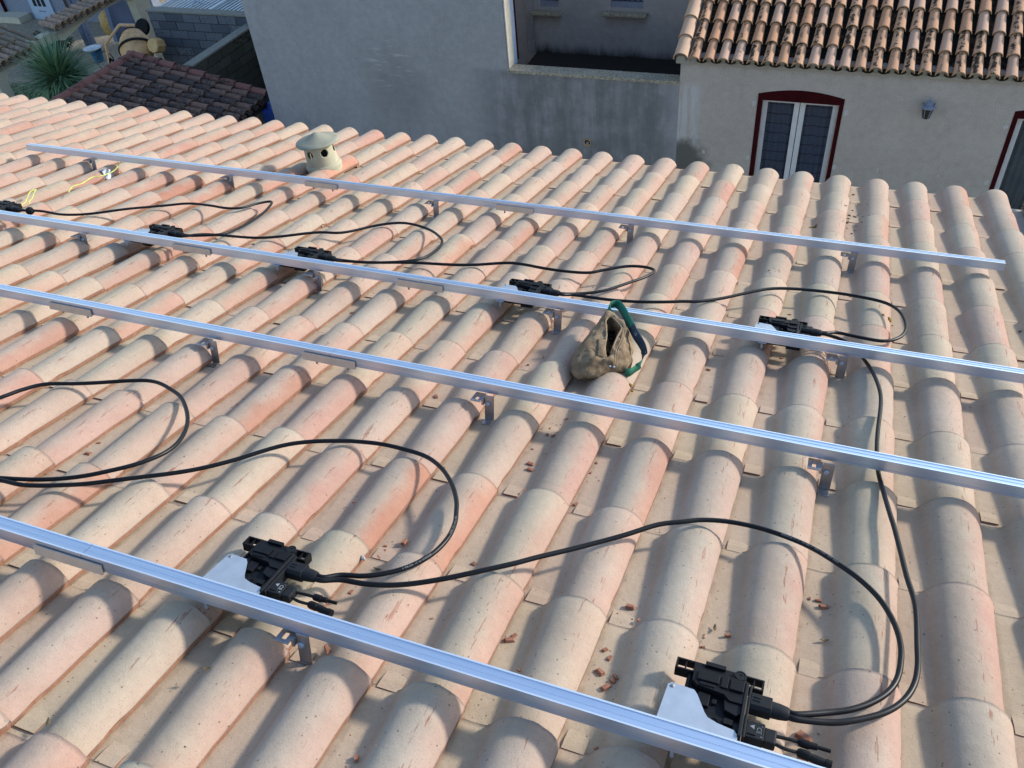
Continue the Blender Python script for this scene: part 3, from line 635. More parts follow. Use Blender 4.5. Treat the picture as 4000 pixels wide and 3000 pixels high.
BAG_RING = [(2.573,-2.987,0.05),(2.587,-3.017,0.04),(2.609,-3.042,0.035),(2.635,-3.045,0.035),(2.661,-3.029,0.04),(2.687,-3.017,0.05),(2.709,-2.988,0.055),(2.73,-2.976,0.06),(2.751,-2.96,0.055),(2.772,-2.95,0.05),(2.79,-2.927,0.05),(2.785,-2.878,0.06),(2.772,-2.814,0.06),(2.761,-2.773,0.07),(2.75,-2.737,0.08),(2.726,-2.717,0.09),(2.71,-2.736,0.11),(2.683,-2.692,0.1),(2.653,-2.683,0.12),(2.632,-2.698,0.12),(2.608,-2.712,0.09),(2.588,-2.753,0.07),(2.574,-2.831,0.06),(2.568,-2.913,0.055)]
BAG_RIM = [(2.689,-2.922,0.105),(2.695,-2.938,0.1),(2.699,-2.949,0.095),(2.705,-2.959,0.09),(2.709,-2.964,0.085),(2.712,-2.964,0.08),(2.715,-2.966,0.08),(2.716,-2.956,0.085),(2.716,-2.938,0.09),(2.714,-2.92,0.095),(2.713,-2.902,0.1),(2.714,-2.895,0.105),(2.714,-2.882,0.11),(2.714,-2.844,0.12),(2.715,-2.811,0.125),(2.72,-2.786,0.13),(2.709,-2.781,0.13),(2.687,-2.756,0.135),(2.659,-2.72,0.14),(2.642,-2.728,0.14),(2.644,-2.767,0.135),(2.663,-2.818,0.13),(2.68,-2.851,0.12),(2.678,-2.883,0.115)]
STRAP = [(2.683,-2.748,0.125),(2.663,-2.715,0.13),(2.643,-2.7,0.14),(2.629,-2.663,0.145),(2.637,-2.641,0.15),(2.657,-2.633,0.15),(2.684,-2.667,0.15),(2.711,-2.706,0.14),(2.739,-2.75,0.13),(2.771,-2.803,0.12),(2.797,-2.822,0.1),(2.817,-2.853,0.09),(2.821,-2.868,0.07),(2.82,-2.904,0.06),(2.807,-2.919,0.045),(2.792,-2.948,0.04),(2.776,-2.954,0.04)]
SEAM1 = [(2.571,-2.974,0.06),(2.589,-2.967,0.07),(2.609,-2.965,0.08),(2.629,-2.948,0.085),(2.65,-2.941,0.09),(2.675,-2.956,0.095),(2.699,-2.963,0.1)]
SEAM2 = [(2.723,-2.79,0.125),(2.728,-2.832,0.12),(2.73,-2.863,0.115),(2.728,-2.9,0.11),(2.73,-2.919,0.1),(2.736,-2.953,0.09),(2.74,-2.988,0.075)]
FLAP = [(2.683,-2.874,0.13),(2.654,-2.888,0.12),(2.677,-2.978,0.11),(2.701,-2.969,0.11),(2.684,-2.902,0.125)]
RIVET = [(2.676,-2.864,0.135),(2.729,-2.992,0.075),(2.743,-2.991,0.075)]
CLIPS = [(2.671,-2.755,0.1),(2.671,-2.786,0.1),(2.684,-2.779,0.095),(2.686,-2.806,0.095),(2.693,-2.902,0.085),(2.702,-2.913,0.075),(2.702,-2.931,0.07),(2.694,-2.823,0.09)]
FRAG = [(2.181,-3.258,3),(2.617,-3.31,2),(2.623,-3.352,2),(2.605,-3.445,1),(2.627,-3.524,3),(2.638,-3.554,3),(2.645,-3.355,2),(2.663,-3.67,1),(2.815,-3.662,2),(1.555,-2.758,2),(1.775,-2.577,1),(2.231,-3.904,1),(2.815,-3.444,1),(2.813,-3.499,1),(2.651,-3.234,1),(2.435,-2.847,1),(2.398,-2.915,1),(2.439,-3.995,3),(2.398,-4.064,2),(2.393,-4.019,1),(2.401,-4.035,1),(2.643,-4.001,2),(2.625,-4.216,1),(2.829,-4.195,2),(2.824,-4.213,3),(2.88,-4.3,1),(2.879,-4.313,1),(3.06,-4.004,3),(3.091,-4.048,1),(3.04,-4.16,2),(3.056,-4.181,2),(3.047,-4.227,3),(3.083,-4.231,2),(3.08,-4.243,2),(3.071,-4.263,3),(3.065,-4.308,1),(3.095,-4.427,1),(2.652,-4.617,2),(2.399,-4.208,2),(3.469,-3.816,1),(3.489,-3.817,2),(3.504,-3.836,3),(3.297,-4.013,2),(3.249,-4.071,1),(3.484,-4.243,5),(3.484,-4.301,3),(3.04,-2.204,2),(3.274,-2.101,2),(3.036,-2.715,2),(3.282,-2.519,2),(3.708,-3.104,1),(3.144,-1.742,1),(3.46,-2.199,3),(2.453,-4.402,3),(1.308,-3.913,2),(1.322,-3.971,3),(1.575,-3.563,1),(1.143,-0.493,2),(1.365,-1.956,2),(3.477,-0.192,2),(3.508,-1.805,1)]
LEAF = [(2.422,-4.115,1),(3.265,-4.001,2),(3.51,-3.951,2),(3.486,-4.315,1),(2.253,-4.565,2),(2.032,-4.788,2),(4.155,-1.942,2),(3.507,-0.391,2)]
MOSS = [(2.21,-1.085,3),(3.29,-0.9,2),(-0.547,-0.454,3),(2.808,-2.976,1),(0.938,-0.46,1),(0.869,-0.755,1),(3.656,-2.066,2)]
def conn(k, s):                                   # cable outlet of inverter k, s = -1 near, +1 far core
    x, y, _ = INV[k]; return (x + .246, y + .171 + s * .0055, .0665)
def route(pts, a=None, b=None, h=.058):
    P = [(p[0], p[1], h) for p in pts]
    if a: P = [p for i, p in enumerate(P) if i > 4 or p[0] > a[0] + .045]; P = [a, (a[0] + .018, a[1], a[2] - .0015)] + P
    if b: P = [p for i, p in enumerate(P) if i < len(P) - 5 or p[0] > b[0] + .045]; P = P + [(b[0] + .018, b[1], b[2] - .0015), b]
    return P
def cab(P, r, mat, label, cat, name='power_cable', group='black cables looping between the microinverters', wig=.004, low=None):
    hs = [p[2] for p in P]
    if low: hs = [min(h, low(p)) for h, p in zip(hs, P)]
    return cable(name, P, lambda k, p: hs[k], r, mat, label, cat, group, wig)

cab(route([(.86, -4.02)] + c_left[:-1] + [(1.262, -4.243), (1.22, -4.256)], b=conn(7, 1)), .0066, M['rubber'], 'black cable whose rounded loop enters and leaves at the left frame edge', 'cable')
cab(route(c_A1, a=conn(7, -1), b=conn(0, 1)), .0066, M['rubber'], 'black cable curling from the left edge over the tiles into the left large inverter', 'cable')
cab(route(c_A2, a=conn(0, -1), b=conn(1, 1)), .0066, M['rubber'], 'black cable arching between the two large inverters on the nearest rail', 'cable')
def under(p):
    for ri, (_, yn) in enumerate(RAILS):
        if abs(p[1] - (yn + .02)) < .09: return .052
    return 1
cab(route(c_BE, a=conn(1, -1), b=conn(2, -1)), .0066, M['rubber'], 'long black cable running up the right side from the bottom right inverter under two rails', 'cable', low=lambda p: under(p) if p[1] > -3.6 and p[1] < -2.5 and p[0] > 3.5 else 1, wig=.002)
cab(route(c_ED, a=conn(2, 1), b=conn(3, -1)), .0066, M['rubber'], 'black cable looping wide right between the two small inverters beside the pouch', 'cable')
cab(route(c_DC, a=conn(3, 1), b=conn(4, -1)), .0066, M['rubber'], 'black cable with a pointed loop above and left of the pouch', 'cable')
cab(route(c_CB, a=conn(4, 1), b=conn(5, -1)), .0066, M['rubber'], 'black cable with a round loop between the second and third small inverters', 'cable')
cab(route(c_BA, a=conn(5, 1), b=conn(6, -1)), .0066, M['rubber'], 'black cable with a sharp bend, ending at the inverter on the left edge', 'cable')
def cable_print(o, key, i0, txt, size=.0062, side=1):
    Q = [Vector(q) for q in PATHS[key]]; L = [0]
    for a_, b_ in zip(Q[i0:], Q[i0 + 1:]): L.append(L[-1] + (b_ - a_).length)
    out = MB(); s_ = 0
    for ch in txt:
        s_ += size * .68
        if ch == ' ': continue
        k = max(i for i, l in enumerate(L) if l <= s_)
        if k >= len(L) - 1: break
        a_, b_ = Q[i0 + k], Q[i0 + k + 1]; p = a_.lerp(b_, (s_ - L[k]) / (L[k + 1] - L[k])); tg = (b_ - a_).normalized() * side
        nn = Vector((.25, -.55, .8)); nn = (nn - tg * nn.dot(tg)).normalized(); yy_ = nn.cross(tg)
        cu = bpy.data.curves.new('t', 'FONT'); cu.body = ch; cu.size = size; cu.align_x = 'CENTER'; cu.align_y = 'CENTER'; t_ = bpy.data.objects.new('t', cu); me = bpy.data.meshes.new_from_object(t_)
        F = Matrix(((tg.x, yy_.x, nn.x, p.x + nn.x * .0069), (tg.y, yy_.y, nn.y, p.y + nn.y * .0069), (tg.z, yy_.z, nn.z, p.z + nn.z * .0069), (0, 0, 0, 1)))
        out.add([F @ v.co for v in me.vertices], [tuple(pp.vertices) for pp in me.polygons]); bpy.data.objects.remove(t_)
    out.obj('cable_printing', M['print'], o)
for o in [q for q in C.objects if q.name.startswith('power_cable')]:
    if 'curling from the left edge' in o['label']: cable_print(o, o['label'], len(PATHS[o['label']]) - 52, '450/750V 2x2.5mm2', .0062, 1) ; cable_print(o, o['label'], len(PATHS[o['label']]) - 36, 'EW50620-P-31 H07BQ-F', .0062, 1)
    if 'arching between' in o['label']: cable_print(o, o['label'], int(len(PATHS[o['label']]) * .52), 'EW50620-P-31 H07BQ-F 450/750V 2x2.5mm2', .0062, 1)
a = conn(6, 1)
t = tag(empty('capped_cable_stub', rf(a[0], a[1], a[2])), 'short cable stub with a round black end cap by the left edge inverter', 'cable')
MB().tube(spline([(0, 0, 0), (.018, .006, -.002), (.034, .012, -.006)], 4), .006, 10).obj('cable_stub', M['rubber'], t, smooth=True)
MB().lathe([(.006, -.012), (.016, -.008), (.021, .0), (.021, .012), (.016, .020), (.013, .021), (.012, .027), (0, .028)], 10, M=Matrix.Translation((.042, .013, -.004)) @ Matrix.Rotation(R_(90), 4, 'Y')).obj('end_cap', M['black_pl'], t, ang=60)
cab([(p[0], p[1], .056) for p in wire1], .0030, M['wire'], 'yellow green earth wire hanging from the farthest rail to the tiles', 'wire', 'earth_wire', 'yellow green earth wires', .003)
cab([(p[0], p[1], .075 if 1 < k < 6 else .055) for k, p in enumerate(wire2)], .0030, M['wire'], 'small loop of yellow green wire behind the left edge inverter', 'wire', 'earth_wire', 'yellow green earth wires', .001)
# crumpled printed wrapper by the leftmost far hook
m = MB(); n = 7
for a_ in range(n):
    for b_ in range(n):
        m.v.append((-.905 + .085 * a_ / 6 + .01 * b_ / 6, -1.605 + .060 * b_ / 6 - .01 * a_ / 6, tile_h(-.905 + .085 * a_ / 6, -1.58) + .006 + .006 * math.sin(a_ * 1.1) * math.cos(b_ * .9)))
m.f = [(i * n + j, i * n + j + 1, (i + 1) * n + j + 1, (i + 1) * n + j) for i in range(n - 1) for j in range(n - 1)]; m.m = [0] * len(m.f)
def wrapper_mat():
    q = NT('printed_wrapper'); v = q.sep(q.coord('Object')); wv = q.math('FRACT', q.math('MULTIPLY', q.math('ADD', v[0], q.math('MULTIPLY', v[1], .5)), 38)); q.col(q.mix(q.rng(wv, .45, .55), (.50, .52, .54), (.14, .16, .19))); q.set(.4); return q.mat
o = m.obj('wrapper', wrapper_mat(), None, ROOF, smooth=True); tag(o, 'small white and grey striped wrapper under the farthest rail beside the yellow wire', 'wrapper')
sm = o.modifiers.new('thickness', 'SOLIDIFY'); sm.thickness = .0012

# ------------------------------------------------------------------ brown pouch
pt = tag(empty('tool_pouch', rf(2.70, -2.86, .03)), 'worn brown suede tool pouch with a green strap, lying on the tiles', 'pouch')
PI_ = pt.matrix_basis.inverted() @ ROOF
cen = Vector((2.69, -2.86, .0))
def lerp(a, b, t): return tuple(a[i] + (b[i] - a[i]) * t for i in range(3))
rings = []; N = 24; pr = random.Random(5)
bot = [lerp((p[0], p[1], .012), (cen.x, cen.y, .012), .10) for p in BAG_RING]
rings.append([lerp(p, (cen.x, cen.y, .01), .6) for p in bot]); rings.append(bot); rings.append(BAG_RING)
nrm = []
for t_, bulge in ((.22, .016), (.42, .022), (.62, .020), (.82, .010), (.95, .002)):
    ring = []
    for k in range(N):
        a_, b_ = BAG_RING[k], BAG_RIM[k]; p = lerp(a_, b_, t_); bz = bulge * (1 + .22 * math.sin(k * 1.9 + t_ * 5))
        ox = (p[0] - b_[0]) * .15
        ring.append((p[0] + ox * .2, p[1], p[2] + bz * (1.25 if k < 8 or k > 18 else 1.0)))
    rings.append(ring)
rings.append(BAG_RIM)
cr = Vector((sum(p[0] for p in BAG_RIM) / N, sum(p[1] for p in BAG_RIM) / N, 0))
rings.append([(p[0] + (cr.x - p[0]) * .06, p[1], p[2] - .006) for p in BAG_RIM]); rings.append([(p[0] + (cr.x - p[0]) * -.15, p[1], p[2] - .035) for p in BAG_RIM]); rings.append([(cr.x + (p[0] - cr.x) * .6, p[1], .04) for p in BAG_RIM])
def smooth_ring(r, it=1):
    for _ in range(it): r = [tuple((r[k - 1][i] + 2 * r[k][i] + r[(k + 1) % N][i]) / 4 for i in range(3)) for k in range(N)]
    return r
rings = [smooth_ring(r, 1) if 1 < i < 9 else r for i, r in enumerate(rings)]
m = MB()
for r in rings: m.v += [tuple(p) for p in r]
for i in range(len(rings) - 1):
    for k in range(N):
        k2 = (k + 1) % N; m.f.append((i * N + k, i * N + k2, (i + 1) * N + k2, (i + 1) * N + k)); m.m.append(0)
m.f.append(tuple(range(N))[::-1]); m.m.append(0); m.f.append(tuple((len(rings) - 1) * N + k for k in range(N))); m.m.append(0)
bag = m.obj('pouch_body', M['leather'], pt, PI_, smooth=True, ang=180)
ss = bag.modifiers.new('sub', 'SUBSURF'); ss.levels = ss.render_levels = 2
tx = bpy.data.textures.new('pouch_creases', 'CLOUDS'); tx.noise_scale = .034; tx.noise_depth = 3
dm = bag.modifiers.new('crease', 'DISPLACE'); dm.texture = tx; dm.strength = .024; dm.mid_level = .5
from mathutils.bvhtree import BVHTree
bpy.context.view_layer.update()
dg = bpy.context.evaluated_depsgraph_get(); bvh = BVHTree.FromObject(bag, dg)
BM = bag.matrix_world.copy(); BMi = BM.inverted()
def on_bag(x, y, off=.001):
    a_ = BMi @ (ROOF @ Vector((x, y, .5))); d = (BMi.to_3x3() @ (ROOF.to_3x3() @ Vector((0, 0, -1)))).normalized()
    h_ = bvh.ray_cast(a_, d)
    if h_[0] is None: return None
    q = ROOF.inverted() @ (BM @ h_[0]); return Vector((q.x, q.y, q.z + off))
MB().tube([Vector(p) + Vector((0, 0, .001)) for p in smooth_ring(BAG_RIM) + [smooth_ring(BAG_RIM)[0]]], .0032, 8).obj('rim_welt', M['thread'], pt, PI_, smooth=True)
for sm_ in (SEAM1, SEAM2, [(p[0] + .007, p[1], p[2]) for p in SEAM2]):
    pp = [on_bag(p[0], p[1], .0005) for p in spline(sm_, 4)]; pp = [p for p in pp if p is not None]
    if len(pp) > 2: MB().tube(pp, .0016, 6).obj('seam', M['thread'], pt, PI_, smooth=True)
m = MB(); fl = [Vector(p) for p in FLAP[:4]]; n = 6
for a_ in range(n):
    for b_ in range(n):
        p = fl[0].lerp(fl[1], a_ / 5).lerp(fl[3].lerp(fl[2], a_ / 5), b_ / 5); q = on_bag(p.x, p.y, .004); m.v.append(tuple(q if q is not None else p))
m.f = [(i * n + j, i * n + j + 1, (i + 1) * n + j + 1, (i + 1) * n + j) for i in range(n - 1) for j in range(n - 1)]; m.m = [0] * len(m.f)
o = m.obj('flap', M['leather'], pt, PI_, smooth=True); q = o.modifiers.new('s', 'SOLIDIFY'); q.thickness = .004
for p in RIVET:
    q = on_bag(p[0], p[1], .0005) or Vector(p); MB().lathe([(.0048, 0), (.004, .002), (.002, .003), (0, .0032)], 12, M=Matrix.Translation(q)).obj('rivet', M['plate'], pt, PI_, smooth=True)
# webbing strap: a ribbon standing on edge, green with a navy printed stretch
SP = spline([Vector(p) for p in STRAP], 5); m = MB(); W2 = .016
sd = []
for i, p in enumerate(SP):
    tg = (SP[min(i + 1, len(SP) - 1)] - SP[max(i - 1, 0)]).normalized(); f_ = i / (len(SP) - 1)
    up = Vector((0, 0, 1)) * (.6 + .4 * f_) + Vector((.55, .15, 0)) * (1 - abs(2 * f_ - 1)) + Vector((0, .5, 0)) * max(0, .35 - f_) * 2
    s_ = (up - tg * up.dot(tg)).normalized(); sd.append(s_); m.v += [tuple(p - s_ * W2), tuple(p + s_ * W2)]
for i in range(len(SP) - 1): m.f.append((2 * i, 2 * i + 2, 2 * i + 3, 2 * i + 1)); m.m.append(1 if .50 < i / len(SP) < .78 else 0)
o = m.obj('strap', [M['strap'], M['navy']], pt, PI_, smooth=True); q = o.modifiers.new('s', 'SOLIDIFY'); q.thickness = .0022
def strap_frame(i, off):
    p = SP[i]; tg = (SP[i + 1] - SP[i - 1]).normalized(); s_ = sd[i]; nn = tg.cross(s_).normalized()
    if (ROOF.to_3x3() @ nn).dot(CAMP - ROOF @ p) < 0: nn = -nn
    xx_ = s_.cross(nn)
    return Matrix(((-tg.x, xx_.x * 0 + (nn.cross(-tg)).x, nn.x, p.x + nn.x * off), (-tg.y, (nn.cross(-tg)).y, nn.y, p.y + nn.y * off), (-tg.z, (nn.cross(-tg)).z, nn.z, p.z + nn.z * off), (0, 0, 0, 1)))
for i, s_ in ((int(len(SP) * .72), 'la'), (int(len(SP) * .56), 'e')):
    text_mesh('strap_lettering', s_, .030, M['letter'], pt, PI_ @ strap_frame(i, .0016))
b0 = STRAP[1]; MB().box(-.02, .02, -.006, .006, -.004, .004).box(-.02, .02, .010, .016, -.004, .004).obj('buckle', M['black_pl'], pt, PI_ @ Matrix.Translation((b0[0] + .03, b0[1] - .01, b0[2] - .02)) @ Matrix.Rotation(R_(-25), 4, 'Z'))
cm = []
for k in range(2):
    cm.append(MB().box(-.010, .010, -.006, .006, -.004, .004).box(-.012, -.008, -.004, .004, .004, .008).box(.006, .009, -.008, .008, -.003, .007).mesh('cable_clip', M['black_pl']))
cm.append(MB().lathe([(.006, -.014), (.007, -.01), (.0065, .006), (.0045, .008), (.004, .016)], 10).mesh('cable_clip', M['black_pl']))
for k, p in enumerate(CLIPS):
    o = bpy.data.objects.new('cable_clip', cm[k % 3]); C.objects.link(o)
    o.matrix_local = ROOF @ Matrix.Translation((p[0], p[1], p[2] - .012)) @ Matrix.Rotation(k * 1.3, 4, 'Z') @ Matrix.Rotation(.9 * math.sin(k * 2.1), 4, 'X')
    tag(o, ['small black clip topmost in the pouch opening', 'small black clip left of the topmost ones in the pouch', 'small round black plug at the right of the pouch opening', 'black clip in the middle of the upper pouch heap', 'black clip in the lower slit of the pouch', 'round black plug low in the pouch slit', 'lowest black clip at the point of the pouch slit', 'black clip just above the middle fold of the pouch'][k], 'clip', 'cable clips inside the pouch')

# ------------------------------------------------------------------ beige roof vent
base = ROOF @ Vector((.308, -.968, .035)); vt_ = tag(empty('roof_vent', Matrix.Translation(base) @ Matrix.Rotation(-.10, 4, 'Y') @ Matrix.Rotation(-.05, 4, 'X')), 'beige round roof vent with a conical cap and round side holes', 'vent')
m = MB(); NS = 168; zs = [-.075, -.05, -.012, .0, .012, .020, .024, .045, .075] + [.0815 + .003 * q for q in range(17)] + [.135, .150, .165]
def vr(z):
    if z < .012: return .110
    if z < .022: return .106
    return .100 - .05 * max(0, z - .024) * 1.2
prf = [(vr(z), z) for z in zs]
for r, z in prf:
    for k in range(NS): a_ = 2 * math.pi * k / NS; m.v.append((r * math.cos(a_), r * math.sin(a_), z))
for i in range(len(zs) - 1):
    zc_ = (zs[i] + zs[i + 1]) / 2
    for k in range(NS):
        a_ = 2 * math.pi * (k + .5) / NS; hole = False
        for hq in range(6):
            da = (a_ - (R_(-98) + hq * math.pi / 3) + math.pi) % (2 * math.pi) - math.pi
            if (da * .096) ** 2 + (zc_ - .105) ** 2 < .0235 ** 2: hole = True
        if hole: continue
        k2 = (k + 1) % NS; m.f.append((i * NS + k, i * NS + k2, (i + 1) * NS + k2, (i + 1) * NS + k)); m.m.append(0)
o = m.obj('pipe', M['vent'], vt_, smooth=True); q = o.modifiers.new('s', 'SOLIDIFY'); q.thickness = .006; q.offset = -1
MB().lathe([(.062, -.05), (.060, .155), (.0, .156)], 24).obj('inner_pipe', M['dark'], vt_, smooth=True)
MB().lathe([(.112, -.010), (.1135, -.004), (.1135, .010), (.1075, .020), (.104, .021), (.100, .010)], 48).obj('collar', M['vent'], vt_, smooth=True)
MB().lathe([(.090, .158), (.134, .155), (.137, .160), (.134, .166), (.115, .172), (.080, .183), (.045, .198), (.022, .210), (.010, .216), (0, .2175)], 64).obj('cap', M['vent_cap'], vt_, Matrix.Rotation(.03, 4, 'Y'), smooth=True, ang=70)

# ------------------------------------------------------------------ clay chips, leaves, moss
def chip(seed, sz):
    r = random.Random(seed); q = lambda a: a * r.uniform(.72, 1.1)
    vs = [(sx * q(1.5) * sz * (1 if sz_ < 0 else .82), sy * q(.8) * sz * (1 if sz_ < 0 else .8), sz_ * q(.5) * sz) for sz_ in (-1, 1) for sy in (-1, 1) for sx in (-1, 1)]
    m = MB(); m.add(vs, [(0, 2, 3, 1), (4, 5, 7, 6), (0, 1, 5, 4), (2, 6, 7, 3), (0, 4, 6, 2), (1, 3, 7, 5)]); return m.mesh('clay_chip', M['clay_chip'])
CH = [[chip(10 * s + k, [.0036, .0058, .0082, .010, .0125][s]) for k in range(4)] for s in range(5)]
SZ = ['tiny', 'small', 'medium sized', 'large', 'long thick']
def where(x, y):
    row = 'below the nearest rail' if y < -4.44 else 'above the nearest rail' if y < -3.31 else 'above the second rail' if y < -2.59 else 'above the third rail' if y < -1.48 else 'beyond the farthest rail'
    refs = [(2.40, -4.15, 'near the left large inverter'), (3.45, -4.25, 'near the bottom right inverter'), (2.70, -2.9, 'near the pouch'), (2.42, -3.33, 'near the hook under the second rail'), (3.05, -4.15, 'in the pile left of the bottom right inverter'),
            (3.65, -3.8, 'by the long right hand cable'), (3.3, -2.4, 'by the rightmost small inverter'), (2.64, -3.52, 'in the channel below the pouch'), (1.35, -3.95, 'inside the left cable loop'), (1.6, -2.7, 'left of the small inverter'), (.9, -.6, 'right of the vent'), (3.48, -.2, 'at the eave'), (2.64, -4.0, 'between the two large inverters'), (1.4, -1.9, 'inside the small round cable loop')]
    return row + ' ' + min(refs, key=lambda q: math.dist((x, y), q[:2]))[2]
seen = {}
for k, (x, y, s) in enumerate(FRAG):
    s = min(s, 5); o = bpy.data.objects.new('clay_chip', CH[s - 1][k % 4]); C.objects.link(o); rz = random.Random(k * 3).uniform(0, 6.28)
    if k == 45: rz = 1.35; o.scale = (1.9, .9, 1)
    zz = max(tile_h(x + dx, y + dy) for dx in (-.008, 0, .008) for dy in (-.008, 0, .008)) if s > 3 else tile_h(x, y)
    o.matrix_local = rf(x, y, zz + [.0015, .0024, .0036, .0045, .006][s - 1], rz) @ Matrix.Rotation(random.Random(k).uniform(-.2, .2), 4, 'X') @ Matrix.Diagonal((*o.scale, 1))
    lab = f'{SZ[s - 1]} clay chip {where(x, y)}'
    if len(lab.split()) > 14: lab = lab.replace('left of the bottom right inverter', 'left of the right inverter').replace('by the long right hand cable', 'by the right hand cable').replace('near the bottom right inverter', 'near the right inverter').replace('near the hook under the second rail', 'near a hook')
    if len(lab.split()) > 14: lab = lab.replace(' above the nearest rail', '').replace(' above the second rail', '').replace(' above the third rail', '')
    if lab in seen:
        seen[lab] += 1; x_, y_ = x, y
        lab2 = lab + [', second one', ', third one', ', fourth one', ', fifth one', ', sixth one', ', seventh one'][min(5, seen[lab] - 2)]; lab = lab2
    else: seen[lab] = 1
    tag(o, lab, 'clay chip', 'broken clay chips on the roof')
m = MB(); r = random.Random(21)
def crumb(x, y, sz):
    h = tile_h(x, y) + sz * .3; a_ = r.uniform(0, 3.1); m.lathe([(sz, -sz * .3), (sz * .8, sz * .3), (0, sz * .5)], 5, M=Matrix.Translation((x, y, h)) @ Matrix.Rotation(a_, 4, 'Z') @ Matrix.Diagonal((r.uniform(1, 2), r.uniform(.5, .9), 1, 1)))
for k, (x, y, s) in enumerate(FRAG):
    for q in range(r.randrange(0, 7)): crumb(x + r.gauss(0, .025), y + r.gauss(0, .03), r.uniform(.0008, .0022))
for q in range(160):
    i = r.randrange(0, 20); x = i * S + r.uniform(.01, .06); y = r.uniform(-4.7, -.2); crumb(x, y, r.uniform(.001, .0026))
o = m.obj('clay_crumbs', M['clay_chip'], None, ROOF); tag(o, 'fine clay crumbs scattered in the tile channels', None, None, 'stuff')
m = MB()
for q in range(230):
    i = r.randrange(-3, 20); x = i * S + (r.uniform(.004, .05) if r.random() < .7 else r.uniform(0, .2)); y = r.uniform(-4.9, -.1); crumb(x, y, r.uniform(.0009, .0022))
for q in range(26): crumb(3.49 + r.gauss(0, .03), -.70 + r.gauss(0, .11), r.uniform(.003, .007))
o = m.obj('dark_debris', M['leafm'], None, ROOF); tag(o, 'dark plant crumbs scattered in the tile channels', None, None, 'stuff')
LL = ['curled dry leaf in the channel just right of the large left inverter plugs', 'curled dry brown leaf in the channel left of the upper right tile chips', 'dry leaf in the channel inside the big right cable loop', 'pale twig by the plugs of the bottom right inverter', 'small dark leaf scrap on a tile crest below the nearest rail', 'dark leaf scrap at the bottom below the left hooks', 'dark dry leaf near the right frame edge between the middle rails', 'dark plant tuft caught near the eave in front of the window wall']
for k, (x, y, s) in enumerate(LEAF):
    m = MB(); L_ = .014 if k != 3 else .02; h = tile_h(x, y) + .003
    for a_ in range(7):
        f_ = a_ / 6; wv = (.004 if k != 3 else .002) * math.sin(math.pi * (f_ * .9 + .05))
        m.v += [((f_ - .5) * L_ * 1.6, -wv, .004 * abs(f_ - .5) * 2 + .001), ((f_ - .5) * L_ * 1.6, 0, .004 * abs(f_ - .5) * 2), ((f_ - .5) * L_ * 1.6, wv, .004 * abs(f_ - .5) * 2 + .0015)]
    for a_ in range(6):
        for b_ in range(2): p = a_ * 3 + b_; m.f.append((p, p + 3, p + 4, p + 1)); m.m.append(0)
    o = m.obj('dry_leaf', M['clay_old'] if k == 3 else M['leafm'], None, rf(x, y, h, k * 1.7), smooth=True); q = o.modifiers.new('s', 'SOLIDIFY'); q.thickness = .0008; tag(o, LL[k], 'leaf', 'dry leaves on the roof')
ML = ['largest yellow moss tuft, in a channel beyond the farthest rail near its middle', 'flat yellow moss scrap in a channel beyond the farthest rail at right', 'yellow moss clump near the eave left of the vent', 'green moss bit touching the pouch strap end', 'tiny yellow moss speck near the eave right of the vent', 'tiny yellow moss speck on the tile flank right of the vent', 'yellow lichen bit beside the wide right cable loop']
for k, (x, y, s) in enumerate(MOSS):
    m = MB(); rr = random.Random(40 + k); sp_ = [.006, .016, .026][s - 1]
    for q in range([6, 14, 30][s - 1]):
        a_, b_ = rr.gauss(0, sp_ * .6), rr.gauss(0, sp_ * .5); z_ = rr.uniform(.002, .0055)
        m.lathe([(z_ * 1.3, -z_), (z_, z_ * .5), (0, z_)], 6, M=Matrix.Translation((a_, b_, tile_h(x + a_, y + b_))))
    o = m.obj('moss_clump', M['moss'], None, rf(x, y, 0)); tag(o, ML[k], 'moss', 'moss clumps on the tiles')
o = MB().lathe([(.008, 0), (.0075, .004), (.004, .006), (0, .0062)], 6, M=Matrix.Diagonal((1.8, .7, 1, 1))).obj('grey_stone', simple('pale_stone', (.38, .36, .34), .8), None, rf(2.375, -4.105, tile_h(2.375, -4.105) + .001, -.6)); tag(o, 'pale grey stone chip by the left large inverter cables', 'stone')
# ------------------------------------------------------------------ right house with tiled roof, window and lantern
D = 7.8
def wall_with_holes(mb, x0, x1, z0, z1, y, holes, t=.25, m=0):
    """front wall at y..y+t in the xz plane, rectangular openings; pieces butt end to end"""
    xs = sorted({x0, x1, *[h[0] for h in holes], *[h[1] for h in holes]}); 
    for a, b in zip(xs, xs[1:]):
        hh = sorted([h for h in holes if h[0] <= a + 1e-6 and h[1] >= b - 1e-6], key=lambda h: h[2]); z = z0
        for h in hh:
            if h[2] > z: mb.box(a, b, y, y + t, z, h[2], m)
            z = h[3]
        if z < z1: mb.box(a, b, y, y + t, z, z1, m)
rh = tag(empty('house', (4, 10, GZ)), 'right neighbour house with beige roughcast wall, dark red framed windows and orange lichened tile roof', 'house'); RI = rh.matrix_basis.inverted()
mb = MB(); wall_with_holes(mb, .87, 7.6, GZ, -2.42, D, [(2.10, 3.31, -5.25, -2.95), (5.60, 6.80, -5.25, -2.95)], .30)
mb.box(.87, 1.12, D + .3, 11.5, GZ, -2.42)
mb.obj('wall', M['wall_right'], rh, RI)
